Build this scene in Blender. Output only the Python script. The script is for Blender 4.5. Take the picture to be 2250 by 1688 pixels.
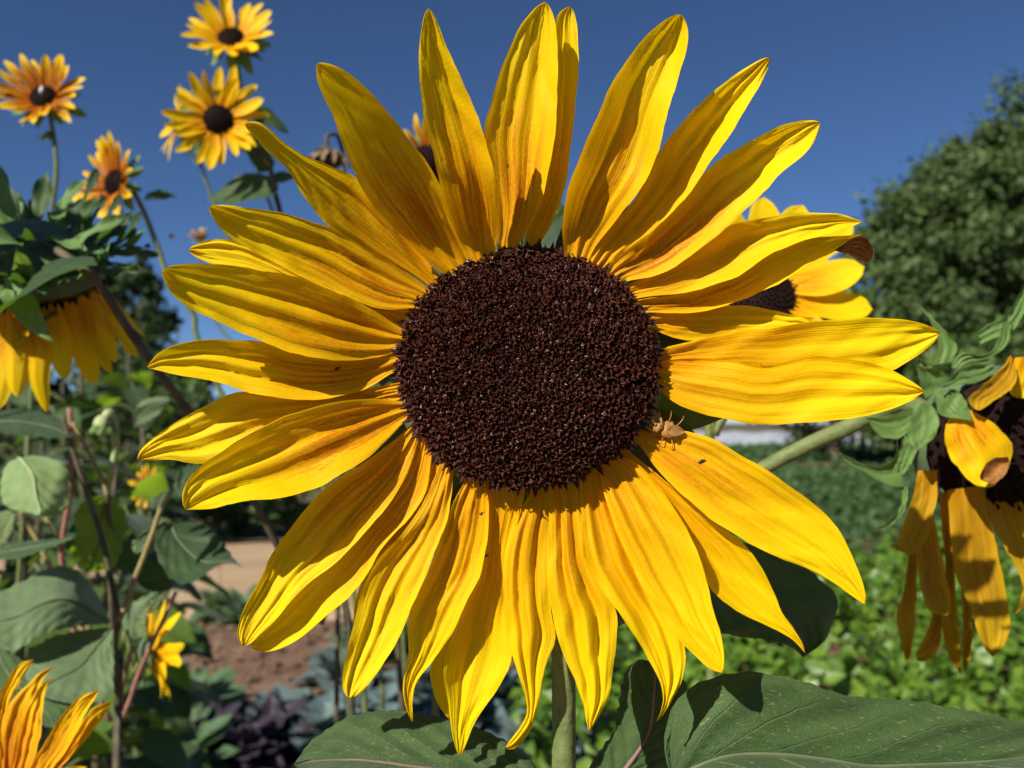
import bpy, math, random
import numpy as np
from mathutils import Vector, Matrix

random.seed(7); rng = np.random.default_rng(7)
scene = bpy.context.scene
for o in list(bpy.data.objects): bpy.data.objects.remove(o)
COL = scene.collection
R_ = math.radians

# ------------------------------------------------------------------ camera
PITCH = R_(2.6); FPX = 1872.0; CAMZ = 1.30; D0 = 0.275
cam_d = bpy.data.cameras.new('camera'); cam = bpy.data.objects.new('camera', cam_d); COL.objects.link(cam)
cam.location = (0, 0, CAMZ); cam.rotation_euler = (R_(90) + PITCH, 0, 0)
cam_d.sensor_width = 36; cam_d.lens = 36 * FPX / 2250; cam_d.clip_start = 0.02; cam_d.clip_end = 3000
cam_d.dof.use_dof = True; cam_d.dof.focus_distance = 0.268; cam_d.dof.aperture_fstop = 14.0
scene.camera = cam
# ------------------------------------------------------------------ world, sun, exposure
SUN_AZ, SUN_EL = 221.0, 36.0      # clockwise from +Y; the sun stands behind the camera, up and to the left
w = bpy.data.worlds.new('World'); scene.world = w; w.use_nodes = True
nt = w.node_tree; nt.nodes.clear()
sky = nt.nodes.new('ShaderNodeTexSky'); sky.sky_type = 'NISHITA'; sky.sun_disc = False
sky.sun_elevation = R_(SUN_EL); sky.sun_rotation = R_(SUN_AZ)
sky.altitude = 2500; sky.air_density = 0.85; sky.dust_density = 0.0; sky.ozone_density = 8.0
bg = nt.nodes.new('ShaderNodeBackground'); bg.inputs[1].default_value = 0.062
wo = nt.nodes.new('ShaderNodeOutputWorld')
nt.links.new(sky.outputs[0], bg.inputs[0]); nt.links.new(bg.outputs[0], wo.inputs[0])
sd = bpy.data.lights.new('sun', 'SUN'); sd.energy = 5.0; sd.angle = R_(0.5); sd.color = (1.0, 0.95, 0.86)
sun = bpy.data.objects.new('sun', sd); COL.objects.link(sun)
az, el = R_(SUN_AZ), R_(SUN_EL)
TOSUN = Vector((math.sin(az) * math.cos(el), math.cos(az) * math.cos(el), math.sin(el)))
sun.rotation_euler = (-TOSUN).to_track_quat('-Z', 'Y').to_euler()
scene.render.engine = 'CYCLES'
scene.view_settings.view_transform = 'Standard'; scene.view_settings.look = 'None'
scene.view_settings.exposure = 0.5; scene.view_settings.gamma = 1.0
scene.view_settings.use_curve_mapping = False
scene.cycles.max_bounces = 4; scene.cycles.use_adaptive_sampling = True; scene.cycles.adaptive_threshold = 0.02; scene.cycles.diffuse_bounces = 3; scene.cycles.transmission_bounces = 3; scene.cycles.glossy_bounces = 2; scene.cycles.transparent_max_bounces = 4

# ------------------------------------------------------------------ helpers
CR = Vector((1, 0, 0)); CF = Vector((0, math.cos(PITCH), math.sin(PITCH))); CU = Vector((0, -math.sin(PITCH), math.cos(PITCH)))
CAM = Vector((0, 0, CAMZ))
def W(px, py, d):
    """the point of the place that stands d metres in front of the lens at a photo position"""
    return CAM + (CF + CR * ((px - 1125) / FPX) + CU * ((844 - py) / FPX)) * d
def Wn(px, py, d):
    px = np.asarray(px, float); py = np.asarray(py, float); d = np.asarray(d, float)
    a = (px - 1125) / FPX; b = (844 - py) / FPX
    return np.stack([d * a, d * (CF.y + CU.y * b), CAMZ + d * (CF.z + CU.z * b)], -1)
FR = dict(A=(500, 0, 2.765), B=(1200, 0, 2.765), C=(300, 400, 2.765), D=(1300, 400, 2.765), E=(300, 850, 2.765),
          F=(700, 1000, 2.411), G=(1200, 880, 2.765), Z=(0, 0, 0.98273), H=(1750, 600, 3.318), I=(1650, 1050, 3.687),
          J=(0, 1230, 3.622), K=(0, 880, 3.687), M=(0, 400, 3.016), Q=(1250, 1380, 2.212), P=(0, 0, 1.0), U=(0, 0, 3.16))
def fx(frame, pts):
    x0, y0, s = FR[frame]
    return [(x0 + x / s, y0 + y / s) for x, y in pts]

def make_mesh(name, verts, faces, mat, uv=None, smooth=True, attr=None):
    me = bpy.data.meshes.new(name)
    v = np.asarray(verts, dtype=np.float32).reshape(-1, 3)
    if isinstance(faces, np.ndarray):
        n, k = faces.shape
        me.vertices.add(len(v)); me.vertices.foreach_set('co', v.ravel())
        me.loops.add(n * k); me.polygons.add(n)
        me.loops.foreach_set('vertex_index', faces.astype(np.int32).ravel())
        me.polygons.foreach_set('loop_start', np.arange(0, n * k, k, dtype=np.int32))
        me.update(calc_edges=True)
    else:
        me.from_pydata([tuple(map(float, p)) for p in v], [], faces); me.update()
    if uv is not None:
        uv = np.asarray(uv, dtype=np.float32)
        l = me.uv_layers.new(name='UVMap')
        idx = np.empty(len(me.loops), dtype=np.int32); me.loops.foreach_get('vertex_index', idx)
        l.data.foreach_set('uv', uv[idx].ravel())
    if smooth: me.polygons.foreach_set('use_smooth', np.ones(len(me.polygons), dtype=bool))
    if mat: me.materials.append(mat)
    return me
def link(name, me, parent=None, mw=None):
    o = bpy.data.objects.new(name, me); COL.objects.link(o)
    if mw is not None: o.matrix_world = mw
    if parent is not None:
        o.parent = parent; o.matrix_parent_inverse = inv_of(parent)
    return o
def inv_of(p):
    m = p.matrix_basis.copy()
    q = p.parent
    if q is not None: m = q.matrix_basis @ (p.matrix_parent_inverse @ m)
    if q is not None: m = q.matrix_basis @ p.matrix_parent_inverse @ p.matrix_basis
    return m.inverted()
def obj(name, verts, faces, mat, parent=None, uv=None, smooth=True):
    return link(name, make_mesh(name, verts, faces, mat, uv, smooth), parent)
def tag(o, label, cat=None, group=None, kind=None):
    o['label'] = label
    if cat: o['category'] = cat
    if group: o['group'] = group
    if kind: o['kind'] = kind
    return o
def thing(name, label, cat, loc, group=None):
    e = bpy.data.objects.new(name, None); COL.objects.link(e); e.location = loc; e.empty_display_size = .02
    return tag(e, label, cat, group)

def grid_faces(n, m, closed=False):
    f = []
    for i in range(n - 1):
        for j in range(m if closed else m - 1):
            k = (j + 1) % m
            f.append((i * m + j, i * m + k, (i + 1) * m + k, (i + 1) * m + j))
    return np.array(f)
def smooth_curve(pts, n):
    """Catmull-Rom through the points, n samples"""
    p = [Vector(q) for q in pts]; p = [p[0] * 2 - p[1]] + p + [p[-1] * 2 - p[-2]]
    out = []; segs = len(p) - 3
    for i in range(n):
        t = i / (n - 1) * segs; k = min(int(t), segs - 1); t -= k
        a, b, c, d = p[k:k + 4]
        out.append(0.5 * ((2 * b) + (c - a) * t + (2 * a - 5 * b + 4 * c - d) * t * t + (3 * b - a - 3 * c + d) * t ** 3))
    return out
def tube_data(pts, radii, seg=8, n=None):
    n = n or max(6, len(pts) * 4)
    c = smooth_curve(pts, n); r = np.interp(np.linspace(0, 1, n), np.linspace(0, 1, len(radii)), radii)
    V = []; up = Vector((.3, .2, 1)).normalized()
    UV = []
    for i in range(n):
        t = (c[min(i + 1, n - 1)] - c[max(i - 1, 0)]).normalized()
        if i == 0:
            a = t.orthogonal().normalized()
        else:
            a = (a - t * a.dot(t)).normalized()
        b = t.cross(a)
        for j in range(seg):
            an = 2 * math.pi * j / seg
            V.append(c[i] + (a * math.cos(an) + b * math.sin(an)) * float(r[i])); UV.append((i / n, j / seg))
    F = [tuple(q) for q in grid_faces(n, seg, True)]
    F.append(tuple(range(seg - 1, -1, -1))); F.append(tuple((n - 1) * seg + j for j in range(seg)))
    return V, F, UV
def tube(name, pts, radii, mat, parent=None, seg=8, n=None):
    V, F, UV = tube_data(pts, radii, seg, n)
    return obj(name, V, F, mat, parent, UV)

# ------------------------------------------------------------------ node helpers
class NT:
    def __init__(s, name):
        s.m = bpy.data.materials.new(name); s.m.use_nodes = True; s.t = s.m.node_tree; s.t.nodes.clear()
        s.out = s.t.nodes.new('ShaderNodeOutputMaterial')
    def n(s, ty, **kw):
        nd = s.t.nodes.new('ShaderNode' + ty)
        for k, v in kw.items():
            if k.startswith('i_'):
                key = k[2:]; key = int(key) if key.isdigit() else key.replace('_', ' ')
                s.set(nd.inputs[key], v)
            else: setattr(nd, k, v)
        return nd
    def set(s, inp, v):
        if hasattr(v, 'is_output') or isinstance(v, bpy.types.NodeSocket): s.t.links.new(v, inp)
        else: inp.default_value = v
    def math(s, op, a, b=0.0, c=0.0, clamp=False):
        nd = s.n('Math', operation=op, use_clamp=clamp)
        s.set(nd.inputs[0], a); s.set(nd.inputs[1], b); s.set(nd.inputs[2], c); return nd.outputs[0]
    def ss(s, x, a, b):     # smoothstep
        nd = s.n('MapRange', interpolation_type='SMOOTHSTEP'); s.set(nd.inputs[0], x)
        nd.inputs[1].default_value = a; nd.inputs[2].default_value = b; return nd.outputs[0]
    def mix(s, f, a, b):
        nd = s.n('Mix', data_type='RGBA'); s.set(nd.inputs[0], f)
        s.set(nd.inputs[6], a if not isinstance(a, tuple) else (*a, 1)); s.set(nd.inputs[7], b if not isinstance(b, tuple) else (*b, 1)); return nd.outputs[2]
    def noise(s, vec, scale, detail=3.0, rough=.55):
        nd = s.n('TexNoise'); 
        if vec is not None: s.set(nd.inputs['Vector'], vec)
        nd.inputs['Scale'].default_value = scale; nd.inputs['Detail'].default_value = detail; nd.inputs['Roughness'].default_value = rough
        return nd.outputs[0]
    def comb(s, x, y, z=0.0):
        nd = s.n('CombineXYZ'); s.set(nd.inputs[0], x); s.set(nd.inputs[1], y); s.set(nd.inputs[2], z); return nd.outputs[0]
    def uv(s):
        t = s.n('TexCoord'); sp = s.n('SeparateXYZ'); s.t.links.new(t.outputs['UV'], sp.inputs[0]); return sp.outputs[0], sp.outputs[1]
    def rand(s): return s.n('ObjectInfo').outputs['Random']
    def island(s): return s.n('NewGeometry').outputs['Random Per Island']
    def bump(s, h, strength, dist):
        nd = s.n('Bump'); s.set(nd.inputs['Height'], h); nd.inputs['Strength'].default_value = strength; nd.inputs['Distance'].default_value = dist; return nd.outputs[0]
    def finish(s, col, rough=.6, spec=.3, nrm=None, trans=0.0, tcol=None, sheen=0.0):
        p = s.n('BsdfPrincipled'); s.set(p.inputs['Base Color'], col if not isinstance(col, tuple) else (*col, 1))
        s.set(p.inputs['Roughness'], rough); p.inputs['Specular IOR Level'].default_value = spec
        if sheen: p.inputs['Sheen Weight'].default_value = sheen; p.inputs['Sheen Roughness'].default_value = .5
        if nrm is not None: s.t.links.new(nrm, p.inputs['Normal'])
        last = p.outputs[0]
        if trans:
            tr = s.n('BsdfTranslucent'); s.set(tr.inputs[0], (tcol if not isinstance(tcol, tuple) else (*tcol, 1)) if tcol is not None else col)
            if nrm is not None: s.t.links.new(nrm, tr.inputs['Normal'])
            mx = s.n('MixShader'); s.set(mx.inputs[0], trans)
            s.t.links.new(last, mx.inputs[1]); s.t.links.new(tr.outputs[0], mx.inputs[2]); last = mx.outputs[0]
        s.t.links.new(last, s.out.inputs[0]); return s.m

def petal_mat(name, tip, mid, base, rust, amt, reach=.7, trans=.26, fine_=True):
    s = NT(name); u, v = s.uv(); rd = s.rand(); off = s.math('MULTIPLY', rd, 37.0)
    va = s.math('ABSOLUTE', s.math('SUBTRACT', s.math('MULTIPLY', v, 2.0), 1.0))
    wob = s.noise(s.comb(s.math('MULTIPLY', u, 3.0), s.math('MULTIPLY', v, 3.0), off), 1.0, 2.0)
    uu = s.math('ADD', u, s.math('MULTIPLY', s.math('SUBTRACT', wob, .5), .35))
    c = s.mix(s.ss(uu, .0, .38), base, mid); c = s.mix(s.ss(uu, .38, .9), c, tip)
    st = s.noise(s.comb(s.math('MULTIPLY', u, 3.0), s.math('MULTIPLY', v, 17.0), off), 1.0, 4.0, .62)
    fine = s.noise(s.comb(s.math('MULTIPLY', u, 60.0), s.math('MULTIPLY', v, 90.0), off), 1.0, 3.0, .6)
    stm = s.math('ADD', s.math('MULTIPLY', s.ss(st, .32, .74), .62), s.math('MULTIPLY', s.ss(fine, .40, .72), .38))
    mu = s.math('MULTIPLY', s.ss(uu, .02, .22), s.ss(uu, reach, reach - .45))
    mv = s.ss(va, 1.0, .45)
    f = s.math('MULTIPLY', s.math('MULTIPLY', stm, mu), s.math('MULTIPLY', mv, s.math('MULTIPLY', s.math('ADD', .45, rd), amt)), clamp=True)
    c = s.mix(f, c, rust)
    # freckles and small scars
    fr = s.noise(s.comb(s.math('MULTIPLY', u, 45.0), s.math('MULTIPLY', v, 16.0), off), 1.0, 1.0)
    c = s.mix(s.math('MULTIPLY', s.ss(fr, .80, .84), .55), c, (.25, .09, .01))
    vein = s.noise(s.comb(s.math('MULTIPLY', u, 1.4), s.math('MULTIPLY', v, 64.0), off), 1.0, 1.0, .6)
    cre = s.noise(s.comb(s.math('MULTIPLY', u, 70.0), s.math('MULTIPLY', v, 14.0), off), 1.0, 0.0, .5)
    h = s.math('ADD', vein, s.math('MULTIPLY', cre, .22))
    nr = s.bump(h, .40, .0007) if fine_ else None
    return s.finish(c, .55, .16, nr, trans, c)
def leaf_mat(name, col, col2, vein, tcol, trans=.3, dust=.25, rough=.55, nlat=7.0, near=False):
    s = NT(name); u, v = s.uv(); rd = s.rand(); off = s.math('MULTIPLY', rd, 23.0)
    va = s.math('ABSOLUTE', s.math('SUBTRACT', s.math('MULTIPLY', v, 2.0), 1.0))
    nz = s.noise(s.comb(s.math('MULTIPLY', u, 5.0), s.math('MULTIPLY', v, 5.0), off), 1.0, 4.0)
    c = s.mix(s.ss(nz, .3, .7), col, col2)
    sp = s.noise(s.comb(s.math('MULTIPLY', u, 60.0), s.math('MULTIPLY', v, 55.0), off), 1.0, 2.0)
    c = s.mix(s.math('MULTIPLY', s.ss(sp, .62, .74), dust), c, (.32, .36, .20))
    sp2 = s.noise(s.comb(s.math('MULTIPLY', u, 24.0), s.math('MULTIPLY', v, 22.0), off), 1.0, 3.0)
    c = s.mix(s.math('MULTIPLY', s.ss(sp2, .69, .75), dust * 1.6), c, (.30, .31, .06))
    ph = s.math('SUBTRACT', s.math('MULTIPLY', u, nlat), s.math('MULTIPLY', s.math('POWER', va, .8), 2.6))
    tri = s.math('ABSOLUTE', s.math('SUBTRACT', s.math('FRACT', s.math('ADD', ph, 10.0)), .5))
    lat = s.math('MULTIPLY', s.ss(tri, .455, .5), s.ss(va, .95, .5))
    mid = s.ss(va, .045, .012)
    vn = s.math('MAXIMUM', s.math('MULTIPLY', lat, .6), mid)
    nl = vn
    if near:
        net = s.n('TexVoronoi', feature='DISTANCE_TO_EDGE'); s.set(net.inputs['Vector'], s.comb(s.math('MULTIPLY', u, 34.0), s.math('MULTIPLY', v, 26.0), off)); net.inputs['Scale'].default_value = 1.0
        nl = s.math('MAXIMUM', vn, s.math('MULTIPLY', s.ss(net.outputs['Distance'], .08, .0), .17))
    c = s.mix(nl, c, vein)
    nr = None
    if near:
        hf = s.noise(s.comb(s.math('MULTIPLY', u, 150.0), s.math('MULTIPLY', v, 110.0), off), 1.0, 1.0)
        nr = s.bump(s.math('SUBTRACT', s.math('MULTIPLY', hf, .35), s.math('MULTIPLY', vn, .6)), .6, .002)
    return s.finish(c, rough, .22, nr, trans, tcol, .12)
def simple_mat(name, c1, c2, scale, rough=.7, spec=.25, bumps=.4, bdist=.01, trans=0, tcol=None, island=0.0, c3=None):
    s = NT(name); t = s.n('TexCoord')
    nz = s.noise(t.outputs['Object'], scale, 3.0, .6)
    f = s.ss(nz, .3, .7)
    if island:
        f = s.math('ADD', s.math('MULTIPLY', f, 1 - island), s.math('MULTIPLY', s.island(), island))
    c = s.mix(f, c1, c2)
    if c3 is not None:
        n2 = s.noise(t.outputs['Object'], scale * 6, 3.0); c = s.mix(s.ss(n2, .58, .7), c, c3)
    return s.finish(c, rough, spec, s.bump(nz, bumps, bdist) if bumps else None, trans, tcol)

M = {}
M['petal'] = petal_mat('petal_yellow', (.94, .65, .002), (.94, .555, .0015), (.93, .41, .001), (.62, .175, .001), 1.2, .74, .34)
M['petal_bi'] = petal_mat('petal_bicolour', (.93, .60, .003), (.70, .27, .003), (.46, .09, .003), (.18, .028, .004), 1.8, .95, fine_=False)
M['petal_small'] = petal_mat('petal_small_yellow', (.88, .57, .004), (.88, .50, .003), (.86, .34, .002), (.45, .12, .004), .8, .6, fine_=False)
M['petal_wilt'] = petal_mat('petal_wilted', (.58, .36, .008), (.58, .33, .006), (.54, .26, .004), (.28, .10, .012), 1.0, 1.1, .3)
M['petal_rim'] = simple_mat('petal_dry', (.20, .08, .02), (.42, .20, .05), 260, .7, .2, 0, .001, .2, (.3, .12, .03))
M['floret'] = simple_mat('floret_maroon', (.020, .0038, .0014), (.072, .0145, .0050), 420, .62, .20, 0, island=.7)
M['floret_dark'] = simple_mat('disc_bed', (.007, .0025, .0015), (.018, .006, .004), 500, .8, .15, 0, .001)
M['stigma'] = simple_mat('stigma', (.026, .011, .006), (.15, .065, .030), 500, .45, .45, 0, island=.8)
M['stem'] = simple_mat('stem_green', (.13, .17, .05), (.20, .22, .08), 160, .6, .3, .5, .002, .1, (.2, .3, .05))
M['stem_dark'] = simple_mat('stem_brown_green', (.06, .055, .035), (.12, .10, .05), 90, .65, .3, 0, .002)
M['stem_red'] = simple_mat('stem_reddish', (.26, .11, .08), (.34, .17, .11), 90, .6, .3, 0, .002)
M['stem_tan'] = simple_mat('stem_tan', (.24, .19, .07), (.33, .27, .11), 90, .6, .3, 0, .002)
M['hair'] = simple_mat('hair', (.42, .45, .33), (.55, .58, .45), 50, .5, .3, 0, trans=.3, tcol=(.6, .6, .45))
M['leaf'] = leaf_mat('leaf_green', (.035, .070, .020), (.055, .100, .026), (.12, .165, .075), (.14, .27, .015), .22, .35)
M['leaf_near'] = leaf_mat('leaf_green_near', (.040, .078, .021), (.062, .110, .028), (.095, .135, .055), (.14, .27, .015), .22, .40, near=True)
M['leaf_grey'] = leaf_mat('leaf_grey_green', (.105, .165, .070), (.15, .21, .095), (.20, .26, .13), (.2, .34, .05), .2, .1)
M['leaf_pale'] = leaf_mat('leaf_pale_underside', (.20, .30, .11), (.27, .38, .16), (.36, .44, .22), (.3, .45, .06), .3, .05)
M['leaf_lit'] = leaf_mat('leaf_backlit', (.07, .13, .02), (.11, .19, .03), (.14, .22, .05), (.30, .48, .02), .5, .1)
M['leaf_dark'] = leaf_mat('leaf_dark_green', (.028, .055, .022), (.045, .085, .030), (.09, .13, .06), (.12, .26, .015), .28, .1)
M['bract'] = leaf_mat('bract_green', (.10, .19, .045), (.16, .27, .07), (.22, .32, .12), (.25, .42, .04), .3, .05, .55, 3.0)
M['bud'] = simple_mat('bud_green', (.28, .34, .13), (.38, .44, .20), 120, .6, .3, 0, .002)
M['recept'] = simple_mat('receptacle_green', (.075, .115, .055), (.11, .16, .075), 60, .65, .3, 0, .003)
M['bug'] = simple_mat('insect_tan', (.34, .14, .03), (.58, .31, .09), 600, .6, .3, .6, .0006, .15, (.6, .35, .1))
M['black'] = simple_mat('insect_dark', (.010, .008, .006), (.03, .02, .015), 900, .35, .5, 0)
M['white'] = simple_mat('insect_white', (.75, .75, .72), (.9, .9, .88), 300, .4, .5, 0)

# ------------------------------------------------------------------ surfaces between two traced edges
def resamp(pts, ts):
    p = np.array(pts, float)
    # chaikin rounding, ends kept
    for _ in range(2):
        q = [p[0]]
        for a, b in zip(p[:-1], p[1:]): q += [a * .75 + b * .25, a * .25 + b * .75]
        q.append(p[-1]); p = np.array(q)
    d = np.r_[0, np.cumsum(np.linalg.norm(np.diff(p, axis=0), axis=1))]; d /= d[-1]
    return np.stack([np.interp(ts, d, p[:, 0]), np.interp(ts, d, p[:, 1])], -1)
def order(edge, tip):
    a = np.hypot(edge[0][0] - tip[0], edge[0][1] - tip[1]); b = np.hypot(edge[-1][0] - tip[0], edge[-1][1] - tip[1])
    return (edge[::-1] if a < b else edge) + [tip]
def vnoise(x, seed):
    r = np.random.default_rng(seed); ph = r.uniform(0, 6.28, 4); fq = r.uniform(.7, 1.3, 4) * np.array([1, 2, 3.3, 5.1]); am = np.array([1, .6, .35, .2])
    return sum(a * np.sin(6.2832 * f * x + p) for a, f, p in zip(am, fq, ph))
def strip(L, Rr, tip, depth, n=36, m=23, tooth=0.0, teeth=0, seed=0, tw=1.35):
    """grid between two edges traced in photo pixels; depth(u, v, hw) gives metres from the lens. Returns V, F, UV"""
    s = np.linspace(0, 1, n); ts = 1 - (1 - s) ** tw
    l = resamp(order(L, tip), ts); r = resamp(order(Rr, tip), ts)
    if tooth:
        saw = (np.mod(ts * teeth, 1.0) - .3) * tooth * np.sin(np.pi * ts) ** .5
        dv = l - r; ln = np.linalg.norm(dv, axis=1, keepdims=True) + 1e-6
        l = l + dv / ln * saw[:, None]; r = r - dv / ln * saw[:, None]
    else:
        dv = l - r; dv = dv / (np.linalg.norm(dv, axis=1, keepdims=True) + 1e-6); en = np.sin(np.pi * ts) ** .5
        l = l + dv * (.9 * vnoise(ts * 4.1, seed + 71) * en)[:, None]; r = r - dv * (.9 * vnoise(ts * 4.6, seed + 72) * en)[:, None]
    v = np.linspace(-1, 1, m)
    U, V_ = np.meshgrid(ts, v, indexing='ij')
    px = l[:, None, 0] * (1 - V_) / 2 + r[:, None, 0] * (1 + V_) / 2
    py = l[:, None, 1] * (1 - V_) / 2 + r[:, None, 1] * (1 + V_) / 2
    hw = (np.linalg.norm(l - r, axis=1) / 2)[:, None] * np.ones_like(U)
    d = depth(U, V_, hw)
    P = Wn(px, py, d)
    return P.reshape(-1, 3), grid_faces(n, m), np.stack([U, (V_ + 1) / 2], -1).reshape(-1, 2)

def sstep(x, a, b):
    t = np.clip((x - a) / (b - a), 0, 1); return t * t * (3 - 2 * t)
def petal(parent, frame, tip, L, Rr, rank=0., cup=.015, chan=.3, groove=.10, arch=0., skew=0., mat='petal', seed=1, dbase=None, name='petal', tipdrop=0., n=40, m=29, vexp=1.8):
    L = fx(frame, L); Rr = fx(frame, Rr); tip = fx(frame, [tip])[0]
    d0 = D0 + .005 if dbase is None else dbase
    pm = d0 / FPX
    r = np.random.default_rng(seed); g1, g2 = r.uniform(.28, .42, 2); ph = r.uniform(0, 6)
    def depth(U, V, hw):
        h = np.minimum(hw, 75) * pm
        grow = sstep(U, -.05, .35)
        d = d0 - rank * .0021 * (.15 + .85 * sstep(U, .05, .4)) - cup * U ** 1.25 - arch * np.sin(np.pi * U) + tipdrop * sstep(U, .65, 1.0) ** 1.5
        wv = 1 + .15 * vnoise(U * .7, seed + 3)
        d = d - chan * h * (np.abs(V) ** vexp - .4) * grow * wv * (1 + .22 * np.tanh(V * 4) * vnoise(U * .4, seed + 5))
        # three lobes with two grooves, plus fine ribs along the petal
        gv = np.exp(-((V - g1) / .13) ** 2) + np.exp(-((V + g2) / .13) ** 2) - .75 * np.exp(-((V + (g2 - g1) / 2) / .16) ** 2)
        d = d + .62 * groove * h * gv * (.4 + .6 * grow)
        d = d + .011 * h * np.sin(V * 19 + ph + 1.2 * np.sin(U * 5)) * (1 - .5 * U) + .007 * h * np.sin(V * 31 + ph * 2)
        d = d + skew * h * V
        d = d - .05 * h * np.abs(V) ** 3 * vnoise(U * 1.3, seed + 9)
        d = d + .0004 * vnoise(U * 2 + V * .4, seed + 11) + .0003 * vnoise(V * 1.2 + U * .3, seed + 12)
        return d
    V, F, UV = strip(L, Rr, tip, depth, n, m, seed=seed)
    return obj(name, V, F, M[mat], parent, UV)

# ================================================================== SETTING
def plane_patch(name, pts, z, mat, sub=1):
    V = [(x, y, z) for x, y in pts]
    return obj(name, V, [tuple(range(len(V)))], mat, smooth=False)
M['soil'] = simple_mat('soil', (.13, .075, .048), (.22, .135, .09), 1.6, .95, .1, .9, .05, c3=(.26, .17, .12))
M['earth'] = simple_mat('earth_far', (.10, .085, .04), (.15, .12, .06), .35, .95, .1, .6, .05)
M['path'] = simple_mat('sandy_path', (.36, .245, .145), (.47, .33, .20), 1.1, .95, .1, .6, .02, c3=(.40, .27, .17))
g = obj('ground', [(-900, -400, 0), (900, -400, 0), (900, 1500, 0), (-900, 1500, 0)], [(0, 1, 2, 3)], M['earth'], smooth=False); g['kind'] = 'structure'
# bare garden soil with clods, near the flowers
nx, ny = 130, 110
X, Y = np.meshgrid(np.linspace(-9, 9, nx), np.linspace(-3, 8.2, ny), indexing='ij')
Zs = .012 + .018 * (np.sin(X * 9 + 2 * np.sin(Y * 5)) * np.sin(Y * 8.3 + np.cos(X * 4)) + .6 * np.sin(X * 21 + Y * 3) * np.sin(Y * 19)) + .012 * rng.standard_normal(X.shape)
Zs = np.maximum(Zs, .004) * np.minimum(1, 9.2 - np.abs(X)) ; Zs[0, :] = Zs[-1, :] = .004
o = obj('garden_soil', np.stack([X, Y, Zs + .004], -1).reshape(-1, 3), grid_faces(nx, ny), M['soil']); o['kind'] = 'structure'
nx, ny = 50, 14
X, Y = np.meshgrid(np.linspace(-2, 18, nx), np.linspace(21.2, 26.4, ny), indexing='ij')
Zs = .03 + .03 * np.sin(Y * 9) + .015 * rng.standard_normal(X.shape); Zs[0, :] = Zs[-1, :] = Zs[:, 0] = Zs[:, -1] = -.02
o = obj('bare_soil_strip', np.stack([X, Y, Zs], -1).reshape(-1, 3), grid_faces(nx, ny), M['soil']); o['kind'] = 'structure'
# sandy path crossing on the left
nx, ny = 60, 24
X, Y = np.meshgrid(np.linspace(-14, .6, nx), np.linspace(0, 1, ny), indexing='ij')
Yp = (5.75 + .25 * np.sin(X * .8)) * (1 - Y) + (9.0 + .2 * np.sin(X * .6 + 1)) * Y
Zp = .075 + .006 * np.sin(X * 7) * np.sin(Yp * 6); Zp[:, 0] = Zp[:, -1] = -.01
o = obj('path', np.stack([X, Yp, Zp], -1).reshape(-1, 3), grid_faces(nx, ny), M['path']); o['kind'] = 'structure'

def leaf_cloud(pos, nrm_bias, size, rg, fold=.25, aspect=.55, spread=1.0):
    """many pointed folded leaves as one mesh: 6 verts and 4 faces each"""
    n = len(pos)
    d = rg.standard_normal((n, 3)); d /= np.linalg.norm(d, axis=1, keepdims=True)
    d = d * spread + nrm_bias; d /= np.linalg.norm(d, axis=1, keepdims=True) + 1e-9
    q = rg.standard_normal((n, 3)); a = np.cross(d, q); a /= np.linalg.norm(a, axis=1, keepdims=True) + 1e-9
    b = np.cross(d, a)
    s = size * rg.uniform(.6, 1.35, (n, 1))
    w_ = s * aspect * .5
    base = pos - a * s * .5; tip = pos + a * s * .5 - d * s * .1
    m1 = pos - a * s * .08 ; 
    l = m1 + b * w_ + d * w_ * fold; r = m1 - b * w_ + d * w_ * fold
    mid = m1 + a * s * .12
    V = np.stack([base, l, tip, r, mid], 1).reshape(-1, 3)
    k = np.arange(n)[:, None] * 5
    F = np.concatenate([k + np.array([[0, 4, 1]]), k + np.array([[1, 4, 2]]), k + np.array([[4, 3, 2]]), k + np.array([[0, 3, 4]])], 0)
    return V, F
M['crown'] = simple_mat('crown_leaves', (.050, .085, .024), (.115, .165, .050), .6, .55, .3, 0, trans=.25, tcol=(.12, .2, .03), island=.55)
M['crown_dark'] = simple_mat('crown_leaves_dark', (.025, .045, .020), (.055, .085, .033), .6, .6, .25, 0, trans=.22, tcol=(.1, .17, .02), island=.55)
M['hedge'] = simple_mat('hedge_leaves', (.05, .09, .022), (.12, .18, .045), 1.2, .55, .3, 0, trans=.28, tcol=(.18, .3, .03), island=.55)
M['bark'] = simple_mat('bark', (.09, .07, .05), (.16, .13, .10), 9, .9, .1, 0, .03)
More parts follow.
